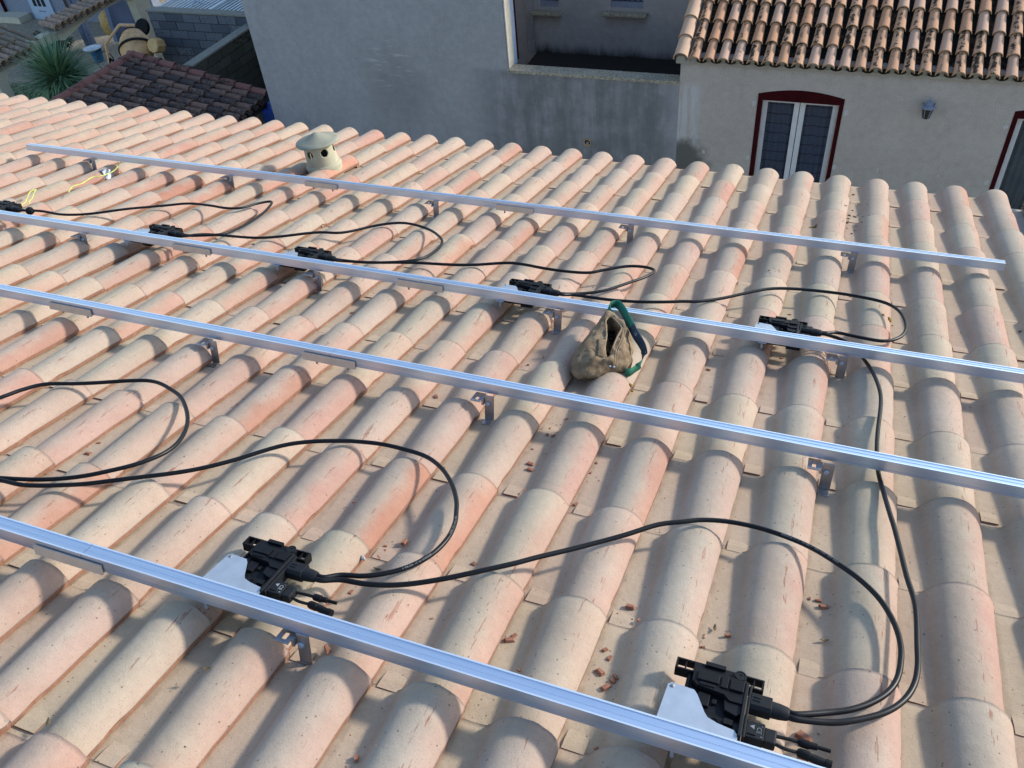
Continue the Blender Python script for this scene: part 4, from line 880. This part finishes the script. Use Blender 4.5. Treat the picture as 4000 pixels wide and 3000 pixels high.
def fwindow(x0, x1, z0, z1, drapes):
    wn = MB()                                     # dark red surround with segmental head
    n = 14; arc = [(x0 - .02 + (x1 - x0 + .04) * k / n, -2.955 + .135 * math.sin(math.pi * (.12 + .76 * k / n)) ** 1.0 - .045) for k in range(n + 1)]
    pts = [(x0 - .02, z1 - .10), (x1 + .02, z1 - .10)] + list(reversed(arc))
    Mx = Matrix(((1, 0, 0, 0), (0, 0, -1, 0), (0, 1, 0, 0), (0, 0, 0, 1)))
    wn.prism(pts, -(D + .04), -(D - .006), 0, M=Mx)
    wn.box(x0 - .02, x0 + .045, D - .006, D + .14, z0, z1 - .10).box(x1 - .045, x1 + .02, D - .006, D + .14, z0, z1 - .10)
    f = wn.obj('window', M['red_paint'], rh, RI)
    a, b = x0 + .05, x1 - .05; mid = (a + b) / 2; fy = D + .09; zt = z1 - .11
    fr = MB()
    for (p, q) in ((a, mid - .005), (mid + .005, b)):
        fr.box(p, p + .078, fy, fy + .05, z0, zt).box(q - .078, q, fy, fy + .05, z0, zt).box(p + .065, q - .065, fy, fy + .05, zt - .055, zt).box(p + .065, q - .065, fy, fy + .05, z0, z0 + .35)
    fr.obj('frame', M['white_pvc'], f, bevel=.006)
    for (p, q) in ((a, mid - .005), (mid + .005, b)):
        MB().box(p + .065, q - .065, fy + .02, fy + .026, z0 + .35, zt - .055).obj('pane', M['glass'], f)
    cu = MB(); nn = 60; A_ = []
    for k in range(nn + 1):
        x = a + (b - a) * k / nn; yy_ = fy + .075 + .012 * math.sin(k * 1.3) + .006 * math.sin(k * .47 + 1)
        A_.append((x, yy_))
    cu.v = [(x, y, z0) for x, y in A_] + [(x, y, zt) for x, y in A_]; cu.f = [(k, k + 1, nn + 2 + k, nn + 1 + k) for k in range(nn)]; cu.m = [0] * nn
    cu.obj('curtain', drapes, f, smooth=True)
    MB().box(a, b, fy + .35, fy + .38, z0, zt).obj('room_behind', M['dark'], f)
fwindow(2.10, 3.31, -5.25, -2.95, M['curtain'])
fwindow(5.60, 6.80, -5.25, -2.95, simple('plain_grey_curtain', (.10, .12, .13), .8, var=.2, scale=3))
rng_ = random.Random(2)
for k, (x, z, w_, h_) in enumerate([(2.03, -3.12, .035, .10), (3.38, -3.15, .045, .10), (2.03, -4.03, .03, .10), (3.36, -4.05, .04, .10), (3.99, -4.04, .022, .09), (4.85, -4.03, .018, .05), (5.53, -3.19, .04, .08), (5.52, -4.07, .04, .10), (1.32, -4.0, .03, .08)]):
    pts = []
    for q in range(11): a_ = 2 * math.pi * q / 11; pts.append((x + w_ * math.cos(a_) * rng_.uniform(.6, 1.1), z + h_ / 2 * math.sin(a_) * rng_.uniform(.7, 1.1)))
    MB().prism(pts, -(D - .001), -(D - .004), M=Matrix(((1, 0, 0, 0), (0, 0, 1, 0), (0, 1, 0, 0), (0, 0, 0, 1))) @ Matrix.Diagonal((1, 1, -1, 1))).obj('filler_patch', M['patch'], rh, RI)
SL = R_(27); R2 = Matrix.Translation((0, D - .10, -2.45)) @ Matrix.Rotation(SL, 4, 'X')      # roof frame: y up the slope
r2 = MB().box(.80, 7.7, .05, 4.6, -.16, -.085).obj('roof', M['mortar'], rh, RI @ R2)
cov = canal('roof_tile', [M['cover2'], M['clay_old']], .415, .082, .062, .0065, 10, .014)
cov_b = canal('roof_tile', [old_tile('clean_cover_tile', (.54, .33, .22), (.58, .38, .27), (.2, .12, .08), cover=.1), M['clay_old']], .415, .082, .062, .0065, 10, .014)
def pan_mesh(name, mat, length, r0, r1):
    vs = []; fs = []
    for y, r in ((0, r0), (length, r1)):
        for k in range(7): a_ = math.pi * (1.12 + .76 * k / 6); vs.append((r * math.cos(a_), y, r * math.sin(a_) + r * .75))
    for y, r in ((0, r0),):
        for k in range(7): a_ = math.pi * (1.12 + .76 * k / 6); vs.append(((r + .012) * math.cos(a_), y, (r + .012) * math.sin(a_) + r * .75))
    fs = [(k, k + 1, 8 + k, 7 + k) for k in range(6)] + [(k, 14 + k, 15 + k, k + 1) for k in range(6)]
    m = MB(); m.v = vs; m.f = fs; m.m = [0] * len(fs); return m.mesh(name, mat, True)
pan = pan_mesh('channel_tile', M['pan2'], .42, .080, .092)
vg = canal('verge_tile', [M['verge2'], M['clay_old']], .41, .108, .098, .008, 12, .014)
ro = random.Random(9); P2 = .2145
SUBR = RI @ R2; r2i = (SUBR).inverted()
for row in range(7):
    for ci in range(-4, 24):
        x = 1.95 + ci * P2
        o = bpy.data.objects.new('roof_tile', cov_b if ro.random() < .22 else cov); C.objects.link(o); o.parent = r2
        o.matrix_local = Matrix.Translation((x + ro.uniform(-.004, .004), row * .37 + ro.uniform(-.006, .006) - .02, -.008 + .0)) @ Matrix.Rotation(R_(-2.2), 4, 'X') @ Matrix.Rotation(ro.uniform(-.012, .012), 4, 'Z')
        o = bpy.data.objects.new('channel_tile', pan); C.objects.link(o); o.parent = r2
        o.matrix_local = Matrix.Translation((x + P2 / 2, row * .37 + ro.uniform(-.006, .006), -.040)) @ Matrix.Rotation(R_(-2.0), 4, 'X')
    o = bpy.data.objects.new('verge_tile', vg); C.objects.link(o); o.parent = r2
    o.matrix_local = Matrix.Translation((.885, row * .37 - .02, .018)) @ Matrix.Rotation(R_(-2.2), 4, 'X') @ Matrix.Rotation(R_(-12), 4, 'Y')
mm = MB()
for ci in range(-5, 24): x = 1.95 + ci * P2; mm.lathe([(.066, 0), (.066, .05), (0, .05)], 12, M=Matrix.Translation((x, .03, -.045)) @ Matrix.Rotation(R_(-90), 4, 'X'))
mm.box(.80, 7.6, .02, .10, -.135, -.075); mm.obj('eave_mortar', M['mortar'], rh, RI @ R2)
# wall lantern
lt = tag(empty('wall_lantern', (4.46, D, -3.05)), 'small blue grey wall lantern to the right of the curtained window', 'lantern')
LM = Matrix.Translation((0, -.13, 0))
MB().box(-.03, .03, -.015, 0, .02, .14).tube([(0, -.01, .06), (0, -.06, .03), (0, -.10, .05), (0, -.13, .10)], .007, 6).obj('bracket', M['blue_grey'], lt)
MB().lathe([(.105, .125), (.10, .135), (.07, .17), (.055, .175), (.05, .20), (.02, .225), (.008, .23), (.006, .26), (0, .275)], 6, M=LM).obj('roof_cap', M['blue_grey'], lt)
MB().lathe([(.045, -.035), (.080, .125)], 6, M=LM).obj('glass_body', simple('brown_glass', (.03, .022, .015), .25), lt)
m = MB()
for k in range(6): a_ = math.pi / 3 * k; m.tube([(.046 * math.cos(a_), .046 * math.sin(a_) - .13, -.037), (.082 * math.cos(a_), .082 * math.sin(a_) - .13, .125)], .005, 5)
for k in range(6): a_ = math.pi / 3 * (k + .5); m.lathe([(.016, -.004), (.016, .004)], 8, M=Matrix.Translation((.088 * math.cos(a_), .088 * math.sin(a_) - .13, .165)) @ Matrix.Rotation(a_, 4, 'Z') @ Matrix.Rotation(R_(90), 4, 'Y'))
m.lathe([(.0, -.055), (.02, -.045), (.048, -.035)], 6, M=LM); m.obj('frame', M['blue_grey'], lt)

# ------------------------------------------------------------------ left house: long wall, parapet, courtyard wall behind
lh = tag(empty('house', (-4.5, 10, GZ)), 'left neighbour house with a tall blank grey roughcast wall and walled terrace', 'house'); LI = lh.matrix_basis.inverted()
MB().box(-7.02, -2.01, D, 13.5, GZ, 1.6).obj('wall', M['wall_left'], lh, LI) if False else None
mb = MB(); mb.box(-7.02, -2.01, D, D + .26, GZ, 3.0).box(-7.02, -6.76, D + .26, 21, GZ, 3.0).box(-7.02, -2.01, D + .26, 21, 2.8, 3.0).box(-6.76, -3.2, 20.7, 21, GZ, 2.8)  # unseen depth and height stretched so the house shades the yard
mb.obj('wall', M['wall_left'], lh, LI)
MB().box(-2.005, -1.985, D + .012, D + .25, -2.84, 2.9).obj('lit_reveal', plaster('sunlit_reveal_plaster', (.44, .41, .34), (.55, .51, .43), 60), lh, LI)  # thin sheet on the wall end, sunlight put into its paler colour
MB().box(-2.30, -2.04, D + .27, D + .50, -2.90, 1.6).box(-2.04, -2.005, D + .27, D + .44, -2.90, 1.6).obj('door_frame', M['blue_door'], lh, LI)
MB().box(-2.30, -2.03, D + .50, D + .585, -2.90, 1.6).obj('red_jamb', M['red_paint'], lh, LI)
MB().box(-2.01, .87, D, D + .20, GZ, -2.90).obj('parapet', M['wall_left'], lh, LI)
cp = MB(); rc = random.Random(6); n = 40
ptsA = [(-2.03 + 2.90 * k / n, rc.uniform(-.006, .006)) for k in range(n + 1)]
for k in range(n):
    (xa, ja), (xb, jb) = ptsA[k], ptsA[k + 1]
    b = len(cp.v); cp.v += [(xa, D - .02 + ja, -2.90), (xb, D - .02 + jb, -2.90), (xb, D + .225 + jb, -2.90), (xa, D + .225 + ja, -2.90), (xa, D - .02 + ja, -2.85 + ja * .6), (xb, D - .02 + jb, -2.85 + jb * .6), (xb, D + .225 - jb, -2.845 + jb * .6), (xa, D + .225 - ja, -2.845 + ja * .6)]
    cp.f += [(b, b + 1, b + 5, b + 4), (b + 4, b + 5, b + 6, b + 7), (b + 3, b + 7, b + 6, b + 2)]; cp.m += [0] * 3
    if k in (0, n - 1): cp.f.append((b, b + 4, b + 7, b + 3) if k == 0 else (b + 1, b + 2, b + 6, b + 5)); cp.m.append(0)
cp.obj('coping', M['coping'], lh, LI)
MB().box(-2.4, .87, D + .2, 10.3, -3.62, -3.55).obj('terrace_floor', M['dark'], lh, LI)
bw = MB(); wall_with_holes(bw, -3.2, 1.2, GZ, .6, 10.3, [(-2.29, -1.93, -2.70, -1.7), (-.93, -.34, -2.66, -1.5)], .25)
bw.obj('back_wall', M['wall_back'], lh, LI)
MB().box(-2.58, -2.44, 10.27, 10.298, -3.55, .6).obj('pilaster', M['wall_left'], lh, LI)
for (x0, x1, zs_, zt, s0, s1) in ((-2.29, -1.93, -2.70, -1.7, -2.46, -1.86), (-.93, -.34, -2.66, -1.5, -1.08, -.25)):
    f = MB().box(x0, x1, 10.42, 10.47, zs_ + .10, zt).obj('window', M['dark'], lh, LI)
    MB().box(x0, x1, 10.39, 10.42, zs_ + .08, zs_ + .13).box(x0, x0 + .04, 10.39, 10.42, zs_ + .13, zt).box(x1 - .04, x1, 10.39, 10.42, zs_ + .13, zt).obj('frame', M['blue_door'], f)
    m = MB(); ng = 4 if x1 - x0 < .5 else 6
    for k in range(ng): xg = x0 + (x1 - x0) * (k + .5) / ng; m.tube([(xg, 10.345, zs_ + .085), (xg, 10.345, zt)], .006, 5)
    for k in range(ng): xg = x0 + (x1 - x0) * (k + .5) / ng; m.tube([(xg - .04, 10.345, zs_ + .16), (xg - .02, 10.345, zs_ + .12), (xg + .01, 10.345, zs_ + .13), (xg + .035, 10.345, zs_ + .17)], .005, 5)
    m.tube([(x0, 10.345, zs_ + .11), (x1, 10.345, zs_ + .11)], .006, 5); m.obj('grille', M['black_pl'], f)
    MB().prism([(x0, zs_ - .06), (x1, zs_ - .06), (x1, zs_ + .10), (x0, zs_ + .10)], -10.40, -10.32, M=Matrix(((1, 0, 0, 0), (0, 0, -1, 0), (0, 1, 0, 0), (0, 0, 0, 1)))).obj('inner_sill', M['blue_grey'], f)
    MB().box(s0, s1, 10.17, 10.296, zs_ - .125, zs_ - .062).obj('sill', M['coping'], f, bevel=.012)
# weep pipe let into the wall, with broken render round it
wp = tag(empty('drain_hole', (-.655, D, -4.02)), 'round drain hole with terracotta pipe in the stained parapet wall', 'drain')
MX = Matrix.Rotation(R_(90), 4, 'X')
MB().lathe([(.070, .003), (.095, .006), (.085, .012), (.068, .010)], 22, M=MX, closed=True).obj('broken_render', M['concrete'], wp)
MB().lathe([(.072, .004), (.072, .0045), (0, .0045)], 22, M=MX).obj('hole', M['dark'], wp)
MB().lathe([(.062, .006), (.066, .028), (.054, .030), (.050, .006)], 18, M=MX, closed=True).obj('pipe', M['clay_old'], wp, smooth=True)
MB().box(-.02, .02, -.012, -.007, -.065, .01).obj('rag', M['blue_grey'], wp)

# ------------------------------------------------------------------ dark tiled shed
sh = tag(empty('shed', (-9.1, 6.8, GZ)), 'low shed with a dark lichened tile roof below the eave at left', 'shed'); SI = sh.matrix_basis.inverted()
XR, ZR, A11 = -10.74, -3.42, R_(11.3)
MB().box(-10.6, -7.75, 4.9, 8.45, GZ, -4.12).obj('wall', M['concrete'], sh, SI)
R3 = Matrix.Translation((XR, 0, ZR)) @ Matrix.Rotation(A11, 4, 'Y')             # +x runs down the slope
sr = MB().box(.0, 3.25, 4.75, 8.62, -.16, -.10).obj('roof', M['dark'], sh, SI @ R3)
sc_t = canal('roof_tile', [M['shed'], M['shed']], .42, .084, .068, .004, 8, .014); sp_t = pan_mesh('channel_tile', M['shed'], .42, .080, .090)
sv = canal('verge_tile', [M['shed_verge'], M['shed']], .42, .095, .082, .005, 10, .014)
for cy in range(17):
    y = 8.34 - cy * .212
    for row in range(9):
        o = bpy.data.objects.new('roof_tile', sc_t); C.objects.link(o); o.parent = sr
        o.matrix_local = Matrix.Translation((.34 + row * .36 + ro.uniform(-.01, .01), y + ro.uniform(-.006, .006), -.008)) @ Matrix.Rotation(R_(90), 4, 'Z') @ Matrix.Rotation(R_(-2.2), 4, 'X') @ Matrix.Rotation(ro.uniform(-.03, .03), 4, 'Z')
        if cy < 16:
            o = bpy.data.objects.new('channel_tile', sp_t); C.objects.link(o); o.parent = sr
            o.matrix_local = Matrix.Translation((.36 + row * .36, y - .106, -.045)) @ Matrix.Rotation(R_(90), 4, 'Z') @ Matrix.Rotation(R_(-2), 4, 'X')
for row in range(9):
    o = bpy.data.objects.new('verge_tile', sv); C.objects.link(o); o.parent = sr
    o.matrix_local = Matrix.Translation((.30 + row * .36, 8.53, .012)) @ Matrix.Rotation(R_(90), 4, 'Z') @ Matrix.Rotation(R_(-2.2), 4, 'X')
for k in range(10):
    o = bpy.data.objects.new('ridge_tile', sv); C.objects.link(o); o.parent = sr
    o.matrix_local = Matrix.Translation((.0, 8.55 - k * .38, .0)) @ Matrix.Rotation(R_(180 if k % 1 else 0), 4, 'Z') @ Matrix.Translation((0, -.40, .01)) 

# ------------------------------------------------------------------ concrete block walls
def block_wall(label, origin, ux, length, z0, z1, mat, cop=True, seed=1):
    t = tag(empty('block_wall', Matrix.Translation((origin[0], origin[1], z0)) @ Matrix.Rotation(math.atan2(ux[1], ux[0]), 4, 'Z')), label, 'wall', 'concrete block yard walls')
    H = z1 - z0; MB().box(0, length, .012, .19, 0, H).obj('core', M['dark_joint'], t)
    bm_ = MB().box(0, .482, 0, .20, 0, .182).mesh('block', mat); r = random.Random(seed); nrow = int(H / .20)
    for k in range(nrow):
        x = -(.25 if k % 2 else 0)
        while x < length - .02:
            a_, b_ = max(0, x), min(length, x + .49)
            if b_ - a_ > .05:
                o = bpy.data.objects.new('block', bm_); C.objects.link(o); o.parent = t
                o.matrix_local = Matrix.Translation((a_, r.uniform(-.008, .004), H - (k + 1) * .20 + .005)) @ Matrix.Diagonal(((b_ - a_) / .49, 1, 1, 1))
            x += .50
    if cop: MB().box(-.02, length, -.03, .23, H + .0, H + .045).obj('coping', M['concrete'], t, bevel=.01)
    return t
block_wall('blue grey concrete block wall with a broken pale coping, behind the shed', (-12.50, 11.12), (1, 0), 5.6, GZ, -3.50, M['block'], seed=2)
w2 = block_wall('lower brown grey block wall running diagonally away beside the tall house', (-9.50, 8.75), (0, 1), 2.36, GZ, -3.68, M['block2'], seed=3)
# its visible face looks towards +x
t = tag(empty('pallet', (-10.6, 10.6, -4.9)), 'pale blue plastic pallet with a curved grey cover behind the block wall', 'pallet')
m = MB()
for k in range(6): m.box(-.42 + k * .15, -.33 + k * .15, -.3, .3, .06, .08)
m.box(-.42, .42, -.3, -.24, 0, .06).box(-.42, .42, .24, .3, 0, .06).box(-.42, .42, -.03, .03, 0, .06); m.obj('slats', M['blue_grey'], t)
m = MB().lathe([(.28, -.3), (.30, -.3), (.30, .3), (.28, .3)], 20, M=Matrix.Translation((-.1, -.75, .02)) @ Matrix.Rotation(R_(90), 4, 'Y')); m.obj('curved_cover', M['blue_grey'], t, smooth=True)
o = MB().box(-.16, .16, -.2, .2, -.12, .12).lathe([(.14, .12), (.10, .24), (0, .27)], 9).obj('blue_tarp', M['tarp'], None, Matrix.Translation((-7.42, 8.35, -4.33))); tag(o, 'bright blue tarpaulin bundle between the shed and the tall wall', 'tarpaulin')
o = MB().box(-.2, .15, -.3, .3, -.12, .10).obj('blue_crate', M['tarp'], None, Matrix.Translation((-7.36, 6.9, -4.6)), bevel=.02); tag(o, 'dark blue crate by the shed eave next to the tall wall', 'crate')

# trailer with white slats beyond the block wall
tl = tag(empty('slatted_trailer', (-10.6, 12.6, -3.75)), 'white and grey slatted metal trailer bed beyond the block wall', 'trailer')
m = MB()
for k in range(22): m.box(-2.0 + k * .118, -1.945 + k * .118, -1.1, 2.2, .10, .12)
m.obj('slats', M['white_paint'], tl)
m = MB()
for x in (-2.06, -.55, .62): m.box(x, x + .07, -1.15, 2.2, .09, .17)
m.box(-2.06, .66, -1.15, -1.10, .05, .13); m.obj('frame', M['white_paint'], tl)
for k in range(4): MB().tube([(-1.2 + k * .55, -.7 + .5 * k, .16), (-1.1 + k * .55, -.62 + .5 * k, .24), (-.95 + k * .55, -.58 + .5 * k, .16)], .022, 6).obj('handle', M['plate'], tl, smooth=True)
MB().box(-2.0, .6, -1.05, 2.1, -.1, .02).obj('tray', simple('green_grey_sheet', (.05, .065, .07), .5), tl)
MB().box(.80, .90, -1.3, 1.6, .02, .12).box(.72, .80, -1.3, 1.6, -.10, .02).obj('side_rail', M['white_paint'], tl)
MB().box(.84, .93, -1.34, -1.302, .03, .10).obj('marker_lamp', M['amber'], tl)

# ------------------------------------------------------------------ porch building at far left
po = tag(empty('porch', (-14.6, 9.5, GZ)), 'porch with lichened canal tile roofs and a cream arched beam, top left', 'porch'); PO = po.matrix_basis.inverted()
X0 = -13.9
def yz(pts, x0, x1, name, mat, par=po, inv=PO):
    return MB().prism(pts, x0, x1, M=Matrix(((0, 0, 1, 0), (1, 0, 0, 0), (0, 1, 0, 0), (0, 0, 0, 1)))).obj(name, mat, par, inv)
yz([(8.9, -3.66), (9.55, -3.66), (9.75, -3.73), (9.98, -3.68), (10.36, -3.60), (10.9, -3.54), (11.4, -3.505), (11.84, -3.53), (12.1, -3.60), (12.25, -3.70), (12.6, -3.72), (12.6, -3.43), (8.9, -3.45)], X0 - .25, X0, 'beam', M['cream'])
yz([(12.25, -3.70), (12.27, -4.10), (12.30, -4.46), (12.34, -5.4), (12.75, -5.4), (12.75, -3.72), (12.6, -3.72)], X0 - .25, X0 + .002, 'pillar', M['cream'])
yz([(7.60, -3.62), (8.9, -3.62), (8.9, -3.80), (8.40, -3.72), (7.98, -3.74), (7.86, -3.90), (7.84, -5.4), (7.60, -5.4)], X0 - .25, X0, 'wall', M['cream'])
gt = canal('roof_tile', [M['grey_tile'], M['clay_old']], .46, .088, .070, .003, 10, .016); gp = pan_mesh('channel_tile', M['grey_tile'], .46, .085, .095)
def strip(y0, y1, x_e, z_e, slope, rows, par):
    F = Matrix.Translation((x_e, 0, z_e)) @ Matrix.Rotation(slope, 4, 'Y')
    n_ = int((y1 - y0) / .205)
    for k in range(n_):
        for row in range(rows):
            for mesh, dy, dz, nm in ((gt, 0, 0, 'roof_tile'), (gp, .1025, -.045, 'channel_tile')):
                o = bpy.data.objects.new(nm, mesh); C.objects.link(o); o.parent = par
                o.matrix_local = PO @ F @ Matrix.Translation((.05 - row * .40 + ro.uniform(-.012, .012), y0 + .1 + k * .205 + dy, dz)) @ Matrix.Rotation(R_(90), 4, 'Z') @ Matrix.Rotation(R_(-2), 4, 'X') @ Matrix.Rotation(ro.uniform(-.03, .03), 4, 'Z')
    MB().box(-rows * .40, 0, y0, y1, -.16, -.105).obj('deck', M['mortar'], par, PO @ F)
prf_ = empty('roof', None, po); strip(7.35, 8.98, X0 + .08, -3.50, R_(17), 8, prf_)
pr2 = empty('roof', None, po); strip(9.45, 12.4, X0 + .10, -3.36, R_(13), 1, pr2)
MB().tube([(X0 - 3.2, 9.02, -2.50), (X0 + .0, 9.02, -3.46)], .05, 8).obj('verge_mortar', M['grey_tile'], po, PO)
for y in (13.12,):
    for x in (-17.02, -16.82): MB().box(x - .06, x + .06, y - .06, y + .06, GZ, -3.3).obj('post', M['post_blue'], po, PO)
o = yz([(11.89, -4.62), (12.75, -4.95), (12.72, -3.6), (12.02, -3.5)], -14.7, -14.58, 'leaning_board', simple('blue_board', (.10, .155, .28), .6, var=.15, scale=3), None, None); tag(o, 'large flat blue grey board leaning under the arched beam', 'board')
fh = tag(empty('house', (-19.5, 15.3, GZ)), 'far house front in blue shade with a pale blue glazed door', 'house'); FI = fh.matrix_basis.inverted()
MB().box(-26, -16, 15.0, 15.3, GZ, -1.5).obj('wall', M['blue_grey'], fh, FI)
d_ = MB().box(-20.80, -19.92, 14.95, 14.998, GZ, -3.2).obj('door', M['blue_door'], fh, FI)
for k in range(3): MB().box(-20.62 + k * .18, -20.50 + k * .18, 14.942, 14.949, -5.0, -4.2).obj('pane', M['dark'], d_)
MB().box(-20.50, -20.25, 14.935, 14.949, -5.16, -5.13).obj('letter_slot', M['blue_grey'], d_)
MB().box(-22.6, -20.98, 14.5, 14.99, GZ, -5.22).obj('step_wall', M['cream'], fh, FI)
MB().box(-21.95, -21.90, 14.9, 14.99, GZ, -3.2).obj('red_post', M['red_paint'], fh, FI)
MB().box(-19.3, -18.3, 14.9, 14.99, -5.1, -3.5).obj('shutter', simple('dark_brown_shutter', (.04, .02, .02), .6), fh, FI)
o = MB().lathe([(.0, 0), (.16, .02), (.30, .12), (.34, .4), (.30, .75), (.12, .9), (0, .92)], 20, M=Matrix.Diagonal((1, .8, 1, 1))).obj('ochre_jar', simple('ochre_glaze', (.50, .29, .08), .5, var=.3), None, Matrix.Translation((-16.15, 13.3, GZ + .35)) @ Matrix.Scale(.72, 4), smooth=True); tag(o, 'ochre yellow rounded jar standing behind the porch posts', 'jar')

# ------------------------------------------------------------------ cement mixer
mx = tag(empty('cement_mixer', (-12.75, 10.5, GZ)), 'worn yellow cement mixer with a tilted drum behind the shed', 'cement mixer')
FZ = Matrix.Translation((0, .05, 1.27)) @ Matrix.Rotation(R_(33), 4, 'Y') @ Matrix.Rotation(R_(-78), 4, 'X')   # drum axis: mouth up and back
DM = Matrix.Translation((.05, .08, 1.22)) @ Vector((.0, 0, 0)).to_track_quat('Z', 'Y').to_matrix().to_4x4() @ Matrix.Rotation(R_(-50), 4, 'Z') @ Matrix.Rotation(R_(-52), 4, 'Y')
MB().lathe([(.20, -.42), (.25, -.42), (.37, -.14), (.385, -.02), (.385, .06), (.33, .22), (.235, .40), (.225, .40), (.32, .2), (.0, -.36)], 28, M=DM).obj('drum', M['yellow'], mx, smooth=True)
MB().lathe([(.386, -.035), (.412, -.035), (.412, .015), (.386, .015)], 36, M=DM, closed=True).obj('gear_ring', M['black_pl2'], mx)
MB().lathe([(.215, .385), (.245, .385), (.245, .41), (.215, .41)], 24, M=DM, closed=True).obj('mouth_rim', M['dark'], mx)
yk = MB()
fr_ = [(-.56, -.30, 1.0), (-.50, -.26, 1.42), (-.10, -.02, 1.80), (.12, .22, 1.72)]
for a_, b_ in zip(fr_, fr_[1:]): yk.tube([a_, b_], .035, 6)
yk.tube([(-.25, -.45, 1.05), (-.12, -.42, .6), (-.05, -.2, .3)], .03, 6); yk.obj('yoke', simple('pale_orange_frame', (.90, .55, .28), .5), mx)
MB().lathe([(.155, -.14), (.17, -.12), (.17, .12), (.155, .14)], 8, M=Matrix.Translation((.68, .10, 1.32)) @ Matrix.Rotation(R_(70), 4, 'X')).obj('motor_housing', simple('ochre_housing', (.82, .50, .20), .5), mx)
st = MB()
for a_, b_ in (((-.5, -.3, 1.1), (-.75, -.5, 0)), ((-.5, -.3, 1.1), (-.3, .4, 0)), ((.5, .1, 1.0), (.7, -.3, 0)), ((.5, .1, 1.0), (.6, .5, 0)), ((-.5, -.3, .6), (.5, .1, .6))): st.tube([a_, b_], .025, 6)
st.obj('stand', M['black_pl'], mx)
MB().lathe([(.0, -.04), (.185, -.04), (.205, 0), (.185, .04), (0, .04)], 26, M=Matrix.Translation((-.06, .62, 1.52)) @ Matrix.Rotation(R_(62), 4, 'X')).obj('wheel', M['black_pl'], mx)
MB().lathe([(.20, -.015), (.215, 0), (.20, .015)], 20, M=Matrix.Translation((-.62, -.34, 1.05)) @ Matrix.Rotation(R_(70), 4, 'X') @ Matrix.Rotation(R_(20), 4, 'Y'), closed=True).obj('hand_wheel', M['black_pl'], mx)
bk = tag(empty('bucket', (-16.0, 12.36, GZ)), 'blue bucket with a pale dusty bowl on top, left of the cement mixer', 'bucket')
MB().lathe([(.12, 0), (.165, .30), (.155, .30), (.0, .05)], 20).obj('pail', M['bucket_blue'], bk, smooth=True)
MB().lathe([(.12, .29), (.235, .36), (.245, .375), (.225, .375), (.12, .31), (0, .30)], 24, M=Matrix.Translation((-.06, -.02, 0))).obj('bowl', M['white_paint'], bk, smooth=True)

# ------------------------------------------------------------------ yucca
yu = tag(empty('yucca', (-12.36, 7.90, GZ - .14)), 'spiky blue green yucca in front of the left porch roof', 'yucca')
MB().tube([(0, 0, 0), (.03, 0, .6), (0, .02, 1.2), (0, 0, 1.78)], [.11, .09, .08, .07], 10).obj('trunk', simple('fibrous_trunk', (.12, .09, .05), .9, var=.3), yu)
m = MB(); ry = random.Random(8)
for k in range(1050):
    ph = ry.uniform(0, 2 * math.pi); el = math.asin(ry.uniform(-.72, .99)); L_ = ry.uniform(.70, 1.18) * (1.0 if el > -.2 else .8)
    d = Vector((math.cos(ph) * math.cos(el), math.sin(ph) * math.cos(el), math.sin(el))); sdv = d.cross(Vector((0, 0, 1)))
    if sdv.length < .01: sdv = Vector((1, 0, 0))
    sdv.normalize(); w_ = ry.uniform(.009, .015); o_ = Vector((0, 0, 1.80 + ry.uniform(-.12, .06))); dr = ry.uniform(.02, .12) + (ry.uniform(.1, .45) if el < 0 else 0)
    nn = sdv.cross(d)
    p0 = o_ + d * .05; p1 = o_ + d * L_ * .5 + nn * .006; p2 = o_ + d * L_ - Vector((0, 0, dr))
    b = len(m.v); m.v += [tuple(p0 - sdv * w_), tuple(p0 + sdv * w_), tuple(p1 - sdv * w_), tuple(p1 + nn * -.004), tuple(p1 + sdv * w_), tuple(p2)]
    m.f += [(b, b + 3, b + 2), (b, b + 1, b + 3), (b + 1, b + 4, b + 3), (b + 2, b + 3, b + 5), (b + 3, b + 4, b + 5)]; m.m += [0] * 5
o = m.obj('leaves', M['yucca'], yu); tag(o, kind='stuff')
m = MB(); rh_ = random.Random(31)
for k in range(3600):
    d = Vector((rh_.gauss(0, 1), rh_.gauss(0, 1), rh_.gauss(0, 1))).normalized() * rh_.uniform(.6, 1.0); p = Vector((d.x * .75, d.y * 1.5, .62 + d.z * .62 + .12 * math.sin(d.y * 5)))
    u_ = Vector((rh_.gauss(0, 1), rh_.gauss(0, 1), rh_.gauss(0, 1))).normalized() * .055; v_ = u_.cross(Vector((rh_.gauss(0, 1), rh_.gauss(0, 1), 1))).normalized() * .03
    m.add([p - u_, p + v_, p + u_, p - v_], [(0, 1, 2, 3)])
hb = tag(empty('bush', Matrix.Translation((-17.55, 12.15, GZ)) @ Matrix.Scale(.62, 4)), 'dark green bush in the shade under the arch, behind the posts', 'bush')
m.obj('foliage', simple('dark_bush_leaf', (.018, .035, .018), .8, var=.5, scale=8), hb)['kind'] = 'stuff'
MB().tube([(0, 0, 0), (.02, .05, .3), (0, 0, .7)], [.04, .035, .02], 6).obj('stem', M['leafm'], hb)
# low green growth round the yucca
m = MB(); rg = random.Random(12)
for k in range(9000):
    x, y = rg.uniform(-17.5, -13.0), rg.uniform(7.2, 10.6)
    a_ = rg.uniform(0, 6.28); s_ = rg.uniform(.02, .06); z_ = GZ + rg.uniform(.01, .10)
    m.add([(x, y, z_), (x + s_ * math.cos(a_), y + s_ * math.sin(a_), z_ + rg.uniform(-.01, .04)), (x + s_ * .5 * math.cos(a_ + 1), y + s_ * .5 * math.sin(a_ + 1), z_ + .03)], [(0, 1, 2)])
o = m.obj('ground_cover', M['yucca']); tag(o, 'low green ground cover around the yucca', None, None, 'stuff')
